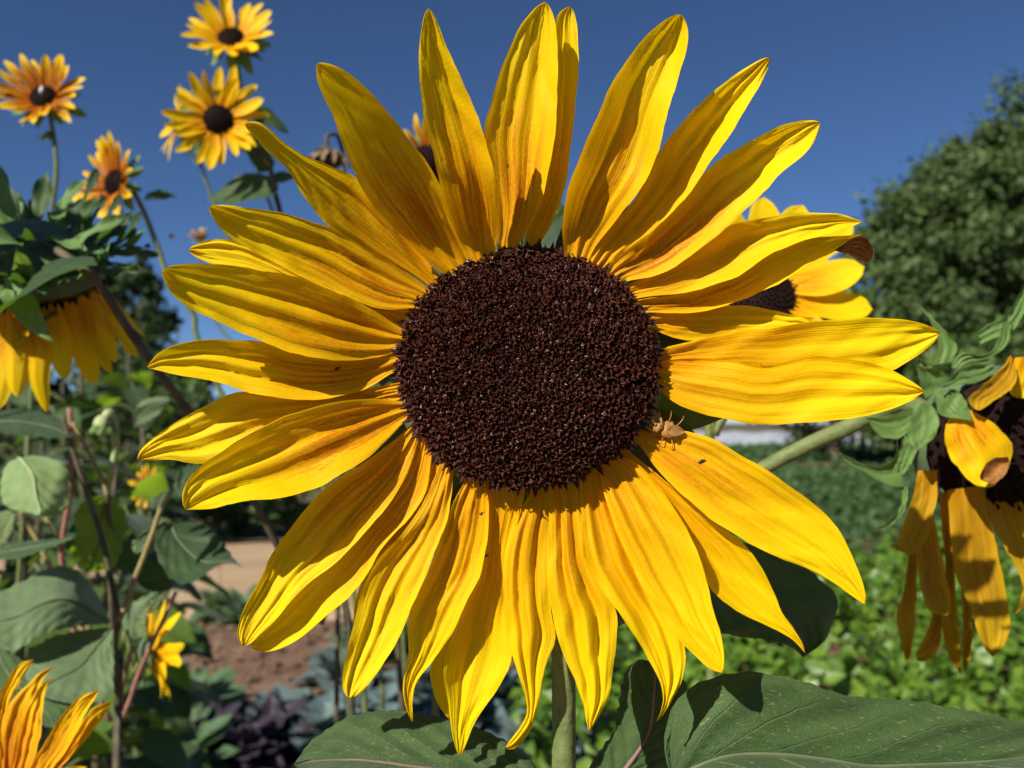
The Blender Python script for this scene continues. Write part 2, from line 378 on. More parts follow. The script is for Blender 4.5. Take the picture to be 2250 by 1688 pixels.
def tree(label, base, height, crown, clumps, nleaf, leaf, mat, seed, trunk_r=.25, group='trees behind the garden', cat='tree', name='leafy_tree'):
    """crown = list of ellipsoids (centre, radii) relative to the base"""
    rg = np.random.default_rng(seed); e = thing(name, label, cat, base, group)
    b = Vector(base)
    tube('trunk', [b, b + Vector((.1, 0, height * .3)), b + Vector((-.1, .1, height * .62)), b + Vector((.05, 0, height * .9))], [trunk_r, trunk_r * .75, trunk_r * .45, trunk_r * .12], M['bark'], e, 8)
    cs = []
    for i in range(clumps):
        c, r = crown[i % len(crown)]
        d = rg.standard_normal(3); d /= np.linalg.norm(d); rr = rg.uniform(.35, 1.0) ** .5
        cs.append((np.array(c) + d * np.array(r) * rr, np.mean(r) * rg.uniform(.12, .40), d))
    LV = []; LF = []; off = 0
    for i, (c, r, d) in enumerate(cs[:14]):
        st = b + Vector((0, 0, height * rg.uniform(.2, .6))); en = b + Vector(c)
        V, F, _ = tube_data([st, (st + en) / 2 + Vector((0, 0, .05 * height)), en], [trunk_r * .32, trunk_r * .2, trunk_r * .06], 5, 8)
        LV += V; LF += [tuple(k + off for k in f) for f in F]; off += len(V)
    obj('limbs', LV, LF, M['bark'], e)
    per = nleaf // clumps; P = []; B = []
    for c, r, d in cs:
        k = rg.standard_normal((per, 3)); k /= np.linalg.norm(k, axis=1, keepdims=True)
        rad = rg.uniform(.2, 1, (per, 1)) ** .45 * (1 + .32 * rg.standard_normal((per, 1)))
        P.append(c + k * rad * r * np.array([1, 1, .8])); B.append(k * .5 + d * .3 + np.array([0, 0, .25]))
    V, F = leaf_cloud(np.concatenate(P), np.concatenate(B), leaf, rg, aspect=.7)
    o = obj('crown', V + np.array(base), F, M[mat], e, smooth=False)
    return e
def gp(px, d):     # ground point under a photo column at a distance
    p = W(px, 929, d); return (p.x, p.y, 0)
# right-hand trees (about 22-30 m away)
tree('tallest round tree at the right edge of the sky', gp(2330, 26), 11, [((-.3, 0, 8.2), (3.6, 3, 3.6)), ((-2.6, -.5, 6.6), (2.4, 2.2, 3.0)), ((0, -1, 4.2), (4.6, 2.5, 2.8)), ((-1.2, 0, 8.6), (1.8, 1.8, 2.0))], 260, 56000, .205, 'crown', 11, .35)
tree('lower rounded tree left of the tallest tree, behind curled petal tip', gp(2010, 24), 7, [((-.3, 0, 4.9), (2.0, 1.9, 2.9)), ((.6, 0, 6.3), (1.6, 1.5, 1.9)), ((-1.3, -.3, 3.4), (1.4, 1.5, 2.4))], 170, 34000, .19, 'crown', 12, .25)
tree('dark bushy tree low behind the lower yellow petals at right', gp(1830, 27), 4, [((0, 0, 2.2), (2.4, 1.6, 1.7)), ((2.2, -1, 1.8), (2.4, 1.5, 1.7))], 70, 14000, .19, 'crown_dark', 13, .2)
tree('pale green bush in front of the right-hand trees', gp(2110, 17), 3, [((0, 0, 1.7), (1.2, 1, 1.5)), ((1.6, .3, 1.4), (1.4, 1.1, 1.3))], 44, 8000, .21, 'hedge', 14, .12, cat='bush', name='leafy_bush')
# left-hand trees and shrubs
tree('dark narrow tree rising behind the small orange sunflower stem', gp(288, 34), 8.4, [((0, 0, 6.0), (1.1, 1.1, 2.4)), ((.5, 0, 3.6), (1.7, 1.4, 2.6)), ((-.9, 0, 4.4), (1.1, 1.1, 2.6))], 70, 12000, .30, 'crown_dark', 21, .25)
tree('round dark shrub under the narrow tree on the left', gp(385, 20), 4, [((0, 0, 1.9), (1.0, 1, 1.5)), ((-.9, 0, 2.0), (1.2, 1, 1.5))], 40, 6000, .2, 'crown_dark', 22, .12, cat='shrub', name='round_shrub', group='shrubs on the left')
tree('bright green shrub beyond the path on the left', gp(330, 11.5), 2.4, [((0, 0, 1.15), (1.0, .8, 1.0)), ((-1.3, .2, 1.2), (1.2, .8, 1.0))], 56, 8000, .115, 'hedge', 23, .08, cat='shrub', name='round_shrub', group='shrubs on the left')
tree('low clipped shrub at the far edge of the path', gp(560, 9.9), 1.0, [((0, 0, .42), (.75, .5, .42)), ((-1.2, .1, .5), (.9, .5, .5)), ((1.1, .1, .4), (.8, .5, .4))], 50, 7000, .078, 'hedge', 24, .06, cat='shrub', name='round_shrub', group='shrubs on the left')
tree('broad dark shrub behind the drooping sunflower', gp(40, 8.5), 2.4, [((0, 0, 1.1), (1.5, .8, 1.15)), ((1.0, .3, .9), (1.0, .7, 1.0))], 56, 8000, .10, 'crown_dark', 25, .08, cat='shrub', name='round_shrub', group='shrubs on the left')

# vegetable beds on the right
def bed(label, cat, x0, x1, y0, y1, h, n, leaf, mat, seed, name, mounds=1.0, rows=0):
    rg = np.random.default_rng(seed)
    x = rg.uniform(x0, x1, n); y = rg.uniform(y0, y1, n)
    cell = .30 * mounds
    mx = np.cos((x / cell + .6 * np.sin(y * 2.1)) * 6.283) * np.cos((y / cell + .5 * np.sin(x * 1.7)) * 6.283)
    zz = h * (.58 + .42 * mx) * np.minimum(1, .35 + 2.5 * np.minimum(np.minimum(x - x0, x1 - x), np.minimum(y - y0, y1 - y)) / (h + .1))
    z = zz * rg.uniform(0, 1, n) ** .45
    keep = rg.uniform(0, 1, n) < np.clip(.35 + zz / h * .9, 0, 1)
    if rows: keep &= (np.mod(y + .12 * np.sin(x * 1.3), rows) < rows * .74)
    x, y, z = x[keep], y[keep], z[keep]
    V, F = leaf_cloud(np.stack([x, y, z + .02], -1), np.array([0, -.15, .75]), leaf, rg, .35, .6, .8)
    o = obj(name, V, F, M[mat], smooth=False); tag(o, label, cat, kind='stuff'); return o
M['basil'] = simple_mat('basil_leaves', (.040, .105, .010), (.17, .275, .030), 2.6, .42, .4, 0, trans=.25, tcol=(.3, .5, .04), island=.6)
M['carrot'] = simple_mat('dark_bed_leaves', (.030, .075, .024), (.075, .135, .042), .9, .55, .3, 0, trans=.22, tcol=(.15, .28, .03), island=.6)
HB = []
for k in range(6):
    rgk = np.random.default_rng(900 + k); n_ = 330; th = rgk.uniform(0, 6.283, n_); cz = rgk.uniform(.02, 1, n_); rr = rgk.uniform(.45, 1, n_) ** .5
    p_ = np.stack([.25 * rr * np.cos(th) * np.sqrt(1 - (cz * .9) ** 2), .25 * rr * np.sin(th) * np.sqrt(1 - (cz * .9) ** 2), .06 + .40 * rr * cz * (1 + .25 * np.sin(th * 3 + k))], -1)
    V, F = leaf_cloud(p_, np.stack([np.cos(th) * .5, np.sin(th) * .5, .7 + 0 * th], -1), .080, rgk, .35, .6, .55); HB.append(make_mesh('foliage', V, F, M['basil'], smooth=False))
rh = random.Random(41)
for ry in range(9):
    for rx in range(11):
        x_ = .30 + rx * .45 + rh.uniform(-.10, .10); y_ = 3.25 + ry * .44 + rh.uniform(-.08, .08)
        if abs(x_) > .66 * y_ + .3 or rh.random() < .04: continue
        e = thing('herb_plant', 'bushy bright green herb plant in the bed at lower right', 'herb', (x_, y_, 0), 'bright green herbs in the right-hand bed')
        sc_ = rh.uniform(.72, 1.18); link('foliage', HB[rh.randrange(6)], e, Matrix.Translation((x_, y_, 0)) @ Matrix.Rotation(rh.uniform(0, 6.28), 4, 'Z') @ Matrix.Diagonal((sc_, sc_, sc_ * rh.uniform(.8, 1.2), 1)))
bed('dark green leafy bed behind the bright herb bed', 'leafy bed', .8, 12, 7.5, 21, .42, 26000, .135, 'carrot', 32, 'leafy_bed', 2.2, 2.4)
bed('far strip of green crops before the white row covers', 'crop strip', 3, 22, 26.5, 36, .5, 9000, .26, 'carrot', 33, 'crop_strip', 4)
M['cover'] = simple_mat('row_cover', (.28, .31, .35), (.38, .41, .45), .8, .7, .2, 0, .05, .15, (.7, .7, .7))
for i, (y, x0, x1, lb) in enumerate([(39, 7.0, 15.5, 'nearer long white fabric row cover beyond the crops'), (45, 6.0, 19.0, 'farther long white fabric row cover under the trees')]):
    e = thing('row_cover', lb, 'row cover', (x0, y, 0), 'white row covers')
    n, m = 60, 14; xs = np.linspace(x0, x1, n); an = np.linspace(0, math.pi, m)
    Xg = np.repeat(xs[:, None], m, 1); sag = 1 - .09 * np.abs(np.sin(xs * 1.6))[:, None]
    obj('fabric', np.stack([Xg, y + .8 * np.cos(an)[None] * np.ones_like(Xg), np.sin(an)[None] * .88 * sag], -1).reshape(-1, 3), grid_faces(n, m), M['cover'], e)
    for k in range(5):
        x = x0 + (x1 - x0) * k / 4
        tube('hoop', [(x, y + .82 * math.cos(a), .9 * math.sin(a)) for a in np.linspace(0, math.pi, 9)], [.012, .012], M['stem_tan'], e, 5)

# low plants on the left and under the flower: cabbages, purple kale, small green clumps
M['cabbage'] = leaf_mat('cabbage_leaf', (.09, .14, .135), (.14, .20, .195), (.22, .28, .27), (.2, .3, .2), .15, .05, .5)
M['kale'] = leaf_mat('kale_leaf', (.024, .018, .028), (.048, .034, .050), (.09, .05, .08), (.1, .05, .1), .15, .05, .5)
M['lowgreen'] = leaf_mat('low_plant_leaf', (.06, .12, .05), (.11, .18, .085), (.2, .27, .15), (.2, .32, .05), .25, .05, .55)
def leaf_mesh(name, mat, length=1., width=.8, fold=.2, droop=.25, tooth=.02, teeth=9, wavy=.03, heart=True, seed=0, n=18, m=11):
    """heart-shaped toothed leaf along +X from the stalk, top side +Z"""
    rg = np.random.default_rng(seed); u = np.linspace(0, 1, n); v = np.linspace(-1, 1, m)
    if heart: wd = width / 2 * (np.sin(np.pi * np.clip(u, 0, 1) ** .62) ** .8 * (1 - .25 * u) + .02 * (1 - u))
    else: wd = width / 2 * np.sin(np.pi * u ** .8) ** .9 + .003
    saw = 1 + tooth * 4 * (np.mod(u * teeth, 1) - .4) * np.sin(np.pi * u)
    U, V = np.meshgrid(u, v, indexing='ij'); hw = (wd * saw)[:, None]
    X = U * length - (.14 * length * np.abs(V) ** 1.5 * np.exp(-(U / .18) ** 2) if heart else 0)
    Y = V * hw * length
    Z = fold * np.abs(V) * hw * length - droop * length * U ** 1.8 + .012 * length * np.abs(np.sin(np.pi * (U * 7 - np.abs(V) * 2.2))) * (1 - np.abs(V) * .3)
    Z = Z + wavy * length * np.sin(U * 9 + seed) * np.abs(V) ** 2 * np.sign(V + .01)
    return make_mesh(name, np.stack([X, Y, Z], -1).reshape(-1, 3), grid_faces(n, m), mat, np.stack([U, (V + 1) / 2], -1).reshape(-1, 2))
def leaf_at(mesh, pos, direction, up, scale, parent, name='leaf'):
    x = Vector(direction).normalized(); z = Vector(up); z = (z - x * z.dot(x)).normalized(); y = z.cross(x)
    mw = Matrix(((x.x, y.x, z.x, 0), (x.y, y.y, z.y, 0), (x.z, y.z, z.z, 0), (0, 0, 0, 1)))
    mw = Matrix.Translation(Vector(pos)) @ mw @ Matrix.Scale(scale, 4)
    return link(name, mesh, parent, mw)
CAB = [leaf_mesh('cabbage_leaf', M['cabbage'], 1, .95, .5, .35, .01, 5, .06, False, k) for k in range(3)]
KALE = [leaf_mesh('kale_leaf', M['kale'], 1, .6, .35, .5, .05, 8, .10, False, k) for k in range(3)]
LOW = [leaf_mesh('low_leaf', M['lowgreen'], 1, .55, .3, .45, .03, 7, .06, False, k) for k in range(3)]
def rosette(name, label, cat, group, base, size, nl, meshes, seed, elev=(15, 75)):
    rg = random.Random(seed); e = thing(name, label, cat, base, group)
    for i in range(nl):
        a = i * 2.4 + rg.uniform(-.3, .3); t = i / nl; elv = R_(elev[0] + (elev[1] - elev[0]) * t + rg.uniform(-8, 8))
        d = Vector((math.cos(a) * math.cos(elv), math.sin(a) * math.cos(elv), math.sin(elv)))
        leaf_at(meshes[i % 3], Vector(base) + Vector((0, 0, .02 + .1 * size * t)), d, Vector((0, 0, 1)) - d * .2, size * rg.uniform(.75, 1.1) * (1 - .35 * t), e)
    return e
spots = [('cabbage', 640, 3.6, .26), ('cabbage', 720, 3.4, .28), ('cabbage', 760, 4.2, .3), ('cabbage', 840, 3.5, .3), ('cabbage', 930, 4.0, .3), ('cabbage', 1010, 3.6, .3),
         ('cabbage', 1090, 3.9, .3), ('cabbage', 1180, 3.3, .28), ('cabbage', 1290, 3.25, .28)]
for i, (k, px, d, sz) in enumerate(spots):
    rosette('cabbage', 'blue-green cabbage %s' % ('leftmost of the row below the main flower', 'second from the left below the petals', 'third from the left, beside the dark slanting stem', 'behind the longest lower left petal', 'left of the lower left big leaf tip', 'behind the curled lower petal left of the stem', 'behind the lowest pointed petal', 'just left of the thick hairy stem', 'just right of the thick hairy stem')[i], 'cabbage', 'cabbages under the main flower', gp(px, d), sz, 15, CAB, 50 + i)
for i, (px, d) in enumerate([(470, 3.35), (540, 3.2), (600, 3.4)]):
    rosette('purple_kale', ['purple kale plant leftmost on the dark soil', 'purple kale plant between the two others', 'purple kale plant nearest the cabbages'][i], 'kale', 'purple kale plants', gp(px, d), .26, 24, KALE, 80 + i, (20, 85))
for i, (px, d, sz, lb) in enumerate([(480, 5.7, .28, 'low green plant at the edge of the sandy path, left one'), (545, 5.5, .30, 'low green plant at the edge of the sandy path, beside big lower petal'),
        (330, 3.9, .34, 'low green plant under the small side-facing sunflower'), (420, 3.7, .34, 'low green plant left of the purple kale'), (800, 4.7, .3, 'low green plant behind lower left petals'),
        (900, 4.8, .3, 'low green plant seen between two lower petals'), (1380, 4.4, .3, 'low green plant right of the thick stem'), (1450, 4.2, .3, 'low green plant behind the pointed lower right petals'), (1060, 4.9, .3, 'low green plant behind the lowest petals'),
        (360, 3.25, .34, 'low green plant right of the forked stems'), (300, 3.15, .34, 'low green plant directly under the forked stems'), (410, 3.1, .3, 'low green plant at the bottom edge left of the kale'), (250, 4.2, .36, 'low green plant below the left leaves'), (120, 4.4, .36, 'low green plant at the lower left')]):
    rosette('low_plant', lb, 'plant', 'low green plants', gp(px, d), sz, 26, LOW, 100 + i, (10, 85))
# clods, pebbles and straw on the soil and the path
rgp = np.random.default_rng(77); V = []; F = []
oc = np.array([(1, 0, 0), (-1, 0, 0), (0, 1, 0), (0, -1, 0), (0, 0, 1), (0, 0, -1)], float); of = [(0, 2, 4), (2, 1, 4), (1, 3, 4), (3, 0, 4), (2, 0, 5), (1, 2, 5), (3, 1, 5), (0, 3, 5)]
for k in range(3600):
    y = rgp.uniform(2.6, 5.7); x = rgp.uniform(-.62 * y, .3 * y); sz = abs(rgp.normal(.010, .008)) + .004
    sc = np.array([sz * rgp.uniform(.7, 1.6), sz * rgp.uniform(.7, 1.6), sz * rgp.uniform(.4, .9)]); b0 = len(V); z0 = .03
    V += list(oc * sc * rgp.uniform(.8, 1.2, (6, 1)) + np.array([x, y, z0])); F += [tuple(i + b0 for i in f) for f in of]
tag(obj('soil_clods', V, F, M['soil'], smooth=False), 'loose clods and pebbles strewn over the bare soil', 'soil clods', kind='stuff')
# a red blossom beside the path plant
e = thing('red_flower', 'tiny red blossom above the low plant by the path', 'flower', gp(487, 5.75))
b = Vector(e.location)
tube('stem', [b, b + Vector((.01, 0, .18)), b + Vector((0, 0, .335))], [.004, .003], M['stem'], e, 6)
M['red'] = simple_mat('red_petal', (.55, .05, .04), (.75, .12, .08), 60, .5, .3, 0, .002, .3, (.8, .1, .08))
REDM = leaf_mesh('red_petal', M['red'], 1, .8, .2, .1, 0, 3, .03, False, 1, 8, 5)
for k in range(7):
    a = k * .9; leaf_at(REDM, b + Vector((0, 0, .335)), (math.cos(a), math.sin(a), .5), (0, 0, 1), .035, e, 'petal')

# ================================================================== MAIN SUNFLOWER
stem_x = 1238
main_base = W(stem_x, 929, .305); main_base.z = 0
MAIN = thing('sunflower', 'large yellow sunflower filling the foreground, dark brown disc facing the camera', 'sunflower', main_base)
DC = W(1157, 803, D0)
PT = []
def P(*a, **k):
    k.setdefault('seed', 100 + len(PT) * 7); PT.append(petal(MAIN, *a, **k)); return PT[-1]
P('A', (105, 755), [(120, 740), (190, 735), (250, 780), (330, 860), (440, 930), (560, 985), (700, 1040), (780, 1070), (900, 1200), (1050, 1380), (1240, 1620), (1330, 1720)],
  [(115, 785), (180, 850), (260, 940), (370, 1030), (430, 1140), (500, 1250), (600, 1370), (750, 1470), (950, 1580), (1150, 1690), (1250, 1760)], rank=-.4, cup=.035, chan=-.18)
P('A', (545, 386), [(537, 410), (545, 500), (580, 590), (650, 720), (690, 850), (730, 960), (770, 1060), (850, 1200), (950, 1330), (1080, 1460), (1220, 1590), (1330, 1680)],
  [(570, 380), (630, 387), (720, 430), (850, 540), (950, 650), (1050, 780), (1130, 880), (1220, 1000), (1280, 1090), (1330, 1220), (1380, 1380), (1450, 1540), (1490, 1640)], rank=1.6, cup=.039, chan=.30, skew=.2)
P('A', (1220, 50), [(1190, 90), (1167, 250), (1160, 450), (1175, 600), (1200, 760), (1240, 900), (1270, 1030), (1300, 1170), (1340, 1320), (1400, 1450), (1460, 1550), (1500, 1640)],
  [(1245, 75), (1280, 150), (1335, 290), (1400, 440), (1480, 600), (1540, 770), (1590, 920), (1625, 1080), (1645, 1230), (1640, 1400), (1625, 1540), (1620, 1650)], rank=6, cup=.027, chan=.42, groove=.2)
P('A', (1930, 12), [(1890, 25), (1800, 120), (1740, 230), (1680, 370), (1640, 490), (1600, 620), (1565, 750), (1555, 850), (1580, 1000), (1610, 1150), (1640, 1330), (1640, 1640)],
  [(1955, 35), (1990, 110), (2003, 250), (2008, 500), (2000, 700), (1985, 850), (1960, 1000), (1930, 1150), (1890, 1280), (1830, 1400), (1760, 1490), (1740, 1640)], rank=.2, cup=.012, chan=.40, groove=.16)
P('A', (2082, 37), [(2030, 60), (1990, 100), (1985, 300), (1980, 600), (1960, 900), (1910, 1180), (1830, 1350), (1780, 1600)],
  [(2110, 80), (2130, 200), (2135, 400), (2120, 600), (2095, 800), (2075, 1000), (2050, 1150), (1990, 1330), (1890, 1490), (1860, 1600)], rank=-1.6, cup=.008, chan=.45, groove=.16)
P('B', (820, 90), [(790, 85), (720, 120), (600, 220), (500, 350), (400, 500), (320, 680), (260, 830), (190, 980), (140, 1120), (110, 1250), (93, 1380), (105, 1490), (120, 1640)],
  [(845, 115), (868, 200), (850, 330), (800, 480), (760, 610), (710, 800), (680, 930), (640, 1040), (560, 1170), (450, 1310), (340, 1440), (280, 1530), (220, 1660)], rank=4.4, cup=.020, chan=.6, groove=.22, vexp=1.6)
P('B', (1362, 352), [(1320, 350), (1150, 450), (990, 570), (850, 720), (740, 840), (680, 920), (600, 1120), (480, 1280), (350, 1430), (270, 1550), (210, 1680)],
  [(1355, 400), (1300, 520), (1220, 650), (1130, 800), (1040, 930), (960, 1040), (870, 1180), (770, 1290), (640, 1410), (500, 1510), (390, 1610), (300, 1700)], rank=2.2, cup=.016, chan=.72, groove=.14, vexp=1.4)
P('B', (1663, 745), [(1630, 728), (1500, 740), (1380, 780), (1250, 850), (1120, 930), (980, 1020), (900, 1130), (800, 1260), (650, 1400), (520, 1490), (390, 1610), (300, 1740)],
  [(1660, 790), (1620, 880), (1540, 970), (1430, 1045), (1330, 1160), (1200, 1290), (1090, 1390), (960, 1490), (850, 1580), (740, 1650), (610, 1690), (470, 1710), (350, 1760)], rank=1.0, cup=.014, chan=.80, groove=.14, vexp=1.4)
P('D', (1642, 241), [(1615, 228), (1500, 190), (1350, 183), (1150, 200), (980, 230), (850, 255), (720, 330), (600, 410), (480, 500), (350, 570), (220, 620), (130, 680)],
  [(1610, 262), (1560, 272), (1450, 310), (1350, 340), (1200, 385), (1060, 450), (960, 530), (860, 590), (700, 640), (500, 690), (300, 695), (150, 740)], rank=.0, cup=.012, chan=.78, groove=.10, vexp=1.4)
p10 = P('D', (1645, 320), [(1610, 320), (1500, 328), (1350, 338), (1200, 375), (1050, 440), (950, 520), (850, 585), (700, 640), (500, 690), (310, 705), (150, 760)],
  [(1612, 332), (1565, 362), (1500, 412), (1400, 455), (1300, 510), (1200, 580), (1100, 640), (950, 700), (800, 760), (650, 792), (500, 803), (360, 785), (190, 820)], rank=-1.4, cup=.008, chan=.8, groove=.10, vexp=1.3)
# the curled brown tip of that petal
L = fx('D', [(1480, 412), (1555, 358), (1605, 328), (1650, 320), (1692, 360), (1714, 425)]); Rr = fx('D', [(1480, 418), (1560, 442), (1620, 467), (1672, 494)])
V, F, UV = strip(L, Rr, fx('D', [(1700, 470)])[0], lambda U, V, hw: D0 - .0065 + .004 * U - .006 * np.sin(np.pi * U) * (1 - V) * .5 + .0006 * np.sin(V * 14), 16, 15)
tip = obj('curled_tip', V, F, M['petal_rim'], p10, UV); tip['label'] = 'dried brown curled petal tip'
P('D', (1450, 862), [(1330, 843), (1200, 798), (1100, 778), (1000, 760), (870, 748), (780, 755), (650, 770), (480, 770), (390, 790), (250, 850)],
  [(1330, 900), (1100, 950), (800, 965), (590, 968), (480, 940), (400, 910), (260, 880)], rank=-2.6, cup=.004, chan=.2, groove=.05)
P('D', (2117, 915), [(2085, 890), (2000, 855), (1880, 830), (1700, 825), (1500, 835), (1300, 850), (1150, 880), (980, 890), (850, 910), (700, 940), (580, 975), (470, 1000), (300, 1040)],
  [(2095, 960), (2030, 1020), (1930, 1090), (1830, 1150), (1700, 1180), (1500, 1200), (1200, 1210), (900, 1190), (500, 1150), (300, 1130)], rank=-1.6, cup=.006, chan=.16, groove=.07)
P('D', (2022, 1272), [(1985, 1235), (1880, 1170), (1800, 1130), (1650, 1090), (1500, 1065), (1330, 1055), (1230, 1090), (1100, 1110), (1000, 1120), (900, 1095), (740, 1070), (600, 1070), (480, 1080), (300, 1120)],
  [(1965, 1320), (1850, 1370), (1700, 1420), (1500, 1445), (1300, 1465), (1130, 1475), (1000, 1470), (850, 1450), (680, 1415), (560, 1370), (470, 1320), (390, 1240), (290, 1180)], rank=1.2, cup=.012, chan=.12, groove=.08)
P('G', (1937, 1240), [(1945, 1190), (1920, 1090), (1870, 970), (1810, 830), (1740, 730), (1640, 640), (1500, 530), (1350, 430), (1200, 340), (1050, 250), (920, 200), (830, 180), (700, 175), (600, 165), (460, 130)],
  [(1900, 1220), (1820, 1160), (1700, 1080), (1560, 1010), (1400, 950), (1260, 890), (1130, 800), (1010, 730), (900, 640), (790, 540), (690, 440), (600, 320), (545, 240), (430, 190)], rank=1.4, cup=.012, chan=.14, groove=.09)
P('G', (1575, 1540), [(1562, 1480), (1500, 1380), (1430, 1290), (1390, 1170), (1330, 1050), (1260, 940), (1160, 830), (1020, 740), (880, 620), (740, 500), (620, 400), (480, 290), (380, 230)],
  [(1545, 1500), (1480, 1440), (1350, 1370), (1210, 1310), (1080, 1230), (1000, 1160), (940, 1000), (860, 870), (760, 700), (640, 540), (520, 420), (420, 330), (330, 260)], rank=-.7, cup=.006, chan=.4, groove=.10)
P('G', (1072, 1657), [(1088, 1560), (1070, 1440), (1030, 1320), (1000, 1230), (985, 1120), (940, 960), (880, 830), (800, 690), (720, 560), (620, 440), (540, 375), (450, 340), (330, 250)],
  [(1000, 1640), (920, 1570), (820, 1470), (740, 1370), (650, 1230), (570, 1110), (500, 960), (430, 800), (370, 640), (340, 520), (330, 450), (330, 400), (240, 280)], rank=1.6, cup=.010, chan=.2, groove=.12)
P('F', (1790, 1412), [(1385, 30), (1385, 150), (1390, 330), (1410, 500), (1450, 640), (1520, 740), (1590, 830), (1680, 970), (1760, 1100), (1810, 1200), (1828, 1290), (1810, 1370)],
  [(1540, 20), (1540, 110), (1600, 250), (1700, 450), (1800, 650), (1900, 850), (1951, 1036), (1938, 1171), (1870, 1306), (1820, 1390)], rank=.7, cup=.008, chan=.2, groove=.2)
P('F', (1430, 1475), [(1205, 40), (1215, 180), (1225, 400), (1212, 560), (1215, 700), (1235, 850), (1270, 980), (1310, 1090), (1360, 1200), (1400, 1310), (1420, 1410)],
  [(1390, 40), (1380, 170), (1400, 400), (1450, 620), (1530, 740), (1587, 830), (1580, 960), (1560, 1150), (1540, 1280), (1490, 1380), (1445, 1455)], rank=0., cup=.008, chan=-.12, groove=.30)
P('F', (988, 1553), [(1130, 60), (1130, 190), (1075, 275), (1020, 370), (985, 500), (973, 680), (985, 850), (1005, 990), (1035, 1080), (1070, 1200), (1100, 1310), (1108, 1370), (1060, 1450), (1005, 1525)],
  [(1230, 60), (1215, 180), (1222, 400), (1218, 650), (1230, 830), (1262, 960), (1230, 1050), (1200, 1130), (1180, 1250), (1150, 1400), (1110, 1490), (1050, 1555), (1005, 1562)], rank=-.6, cup=.008, chan=-.10, groove=.28)
P('F', (747, 1592), [(900, 40), (880, 170), (890, 260), (870, 500), (840, 680), (770, 800), (720, 920), (670, 1050), (655, 1150), (690, 1300), (700, 1450), (725, 1560)],
  [(1090, 50), (1100, 190), (1060, 330), (1030, 450), (1020, 600), (1020, 800), (1025, 980), (1030, 1080), (980, 1190), (900, 1310), (830, 1410), (790, 1510), (762, 1580)], rank=-2.0, cup=.003, chan=.3, groove=.10)
P('F', (700, 1412), [(860, 100), (840, 400), (720, 800), (630, 1000), (583, 1130), (600, 1240), (640, 1340)], [(900, 100), (900, 500), (830, 900), (780, 1200), (720, 1390)], rank=-3.4, cup=-.002, chan=.2)
P('F', (498, 1415), [(790, 20), (775, 150), (715, 235), (690, 310), (640, 470), (590, 590), (530, 720), (475, 840), (469, 960), (480, 1070), (455, 1150), (445, 1250), (460, 1340), (488, 1402)],
  [(880, 20), (870, 125), (893, 170), (905, 260), (895, 450), (870, 600), (840, 680), (780, 770), (750, 870), (700, 960), (640, 1040), (590, 1110), (515, 1210), (495, 1290), (499, 1380)], rank=-.7, cup=.008, chan=.4, groove=.12)
P('F', (165, 1287), [(650, -60), (640, 60), (600, 150), (540, 290), (440, 420), (340, 520), (260, 640), (210, 780), (180, 920), (150, 1050), (125, 1150), (125, 1235), (140, 1275)],
  [(730, -50), (715, 70), (714, 120), (708, 190), (690, 320), (650, 430), (600, 560), (540, 700), (480, 840), (430, 960), (380, 1050), (330, 1130), (270, 1210), (205, 1280)], rank=.4, cup=.012, chan=.35, groove=.2)
P('F', (184, 900), [(560, 20), (500, 200), (350, 420), (215, 690), (190, 800)], [(640, 60), (560, 300), (400, 600), (260, 800), (200, 880)], rank=-2.6, cup=.004, chan=.1)
P('E', (700, 1590), [(1800, 330), (1796, 440), (1790, 520), (1770, 620), (1720, 720), (1620, 840), (1500, 960), (1400, 1150), (1260, 1310), (1130, 1410), (1060, 1480), (960, 1550), (850, 1602), (760, 1615)],
  [(1720, 320), (1680, 430), (1600, 560), (1450, 740), (1320, 900), (1150, 1060), (960, 1250), (820, 1400), (700, 1540)], rank=.3, cup=.011, chan=.6, groove=.08, vexp=1.4)
P('E', (645, 1575), [(1800, 200), (1715, 290), (1705, 380), (1660, 500), (1560, 680), (1450, 820), (1330, 950), (1200, 1080), (1130, 1130), (980, 1250), (850, 1410), (750, 1510), (690, 1565)],
  [(1740, 160), (1640, 260), (1500, 380), (1350, 480), (1220, 560), (1100, 650), (1000, 780), (900, 900), (830, 1000), (770, 1130), (710, 1240), (650, 1350), (608, 1470), (618, 1550)], rank=1.4, cup=.013, chan=.3, groove=.18)
P('E', (298, 748), [(280, 720), (275, 640), (310, 560), (400, 470), (520, 390), (650, 310), (800, 220), (950, 160), (1100, 115), (1250, 85), (1400, 70), (1500, 75), (1590, 90), (1720, 90)],
  [(330, 746), (470, 745), (560, 710), (700, 690), (850, 680), (930, 665), (1030, 640), (1150, 590), (1280, 510), (1400, 440), (1500, 350), (1590, 250), (1640, 200), (1740, 160)], rank=3.6, cup=.026, chan=.40, groove=.16)
P('E', (5, 443), [(12, 400), (60, 340), (200, 240), (330, 160), (460, 90), (560, 45), (680, 25), (820, 40), (1000, 50), (1200, 40), (1400, 10), (1570, -20), (1700, -40)],
  [(60, 452), (200, 440), (300, 460), (400, 472), (600, 420), (800, 330), (1000, 240), (1300, 150), (1590, 90), (1710, 60)], rank=-.8, cup=.012, chan=.2, groove=.14)
P('C', (62, 1126), [(80, 1095), (130, 1040), (200, 1000), (300, 970), (400, 957), (550, 960), (700, 960), (800, 980), (950, 1020), (1200, 1060), (1400, 1050), (1590, 1030), (1700, 1020)],
  [(100, 1140), (250, 1175), (400, 1195), (540, 1230), (650, 1270), (780, 1300), (900, 1320), (1050, 1325), (1200, 1315), (1350, 1275), (1450, 1230), (1550, 1160), (1620, 1130), (1700, 1110)], rank=.2, cup=.020, chan=.3, groove=.18)
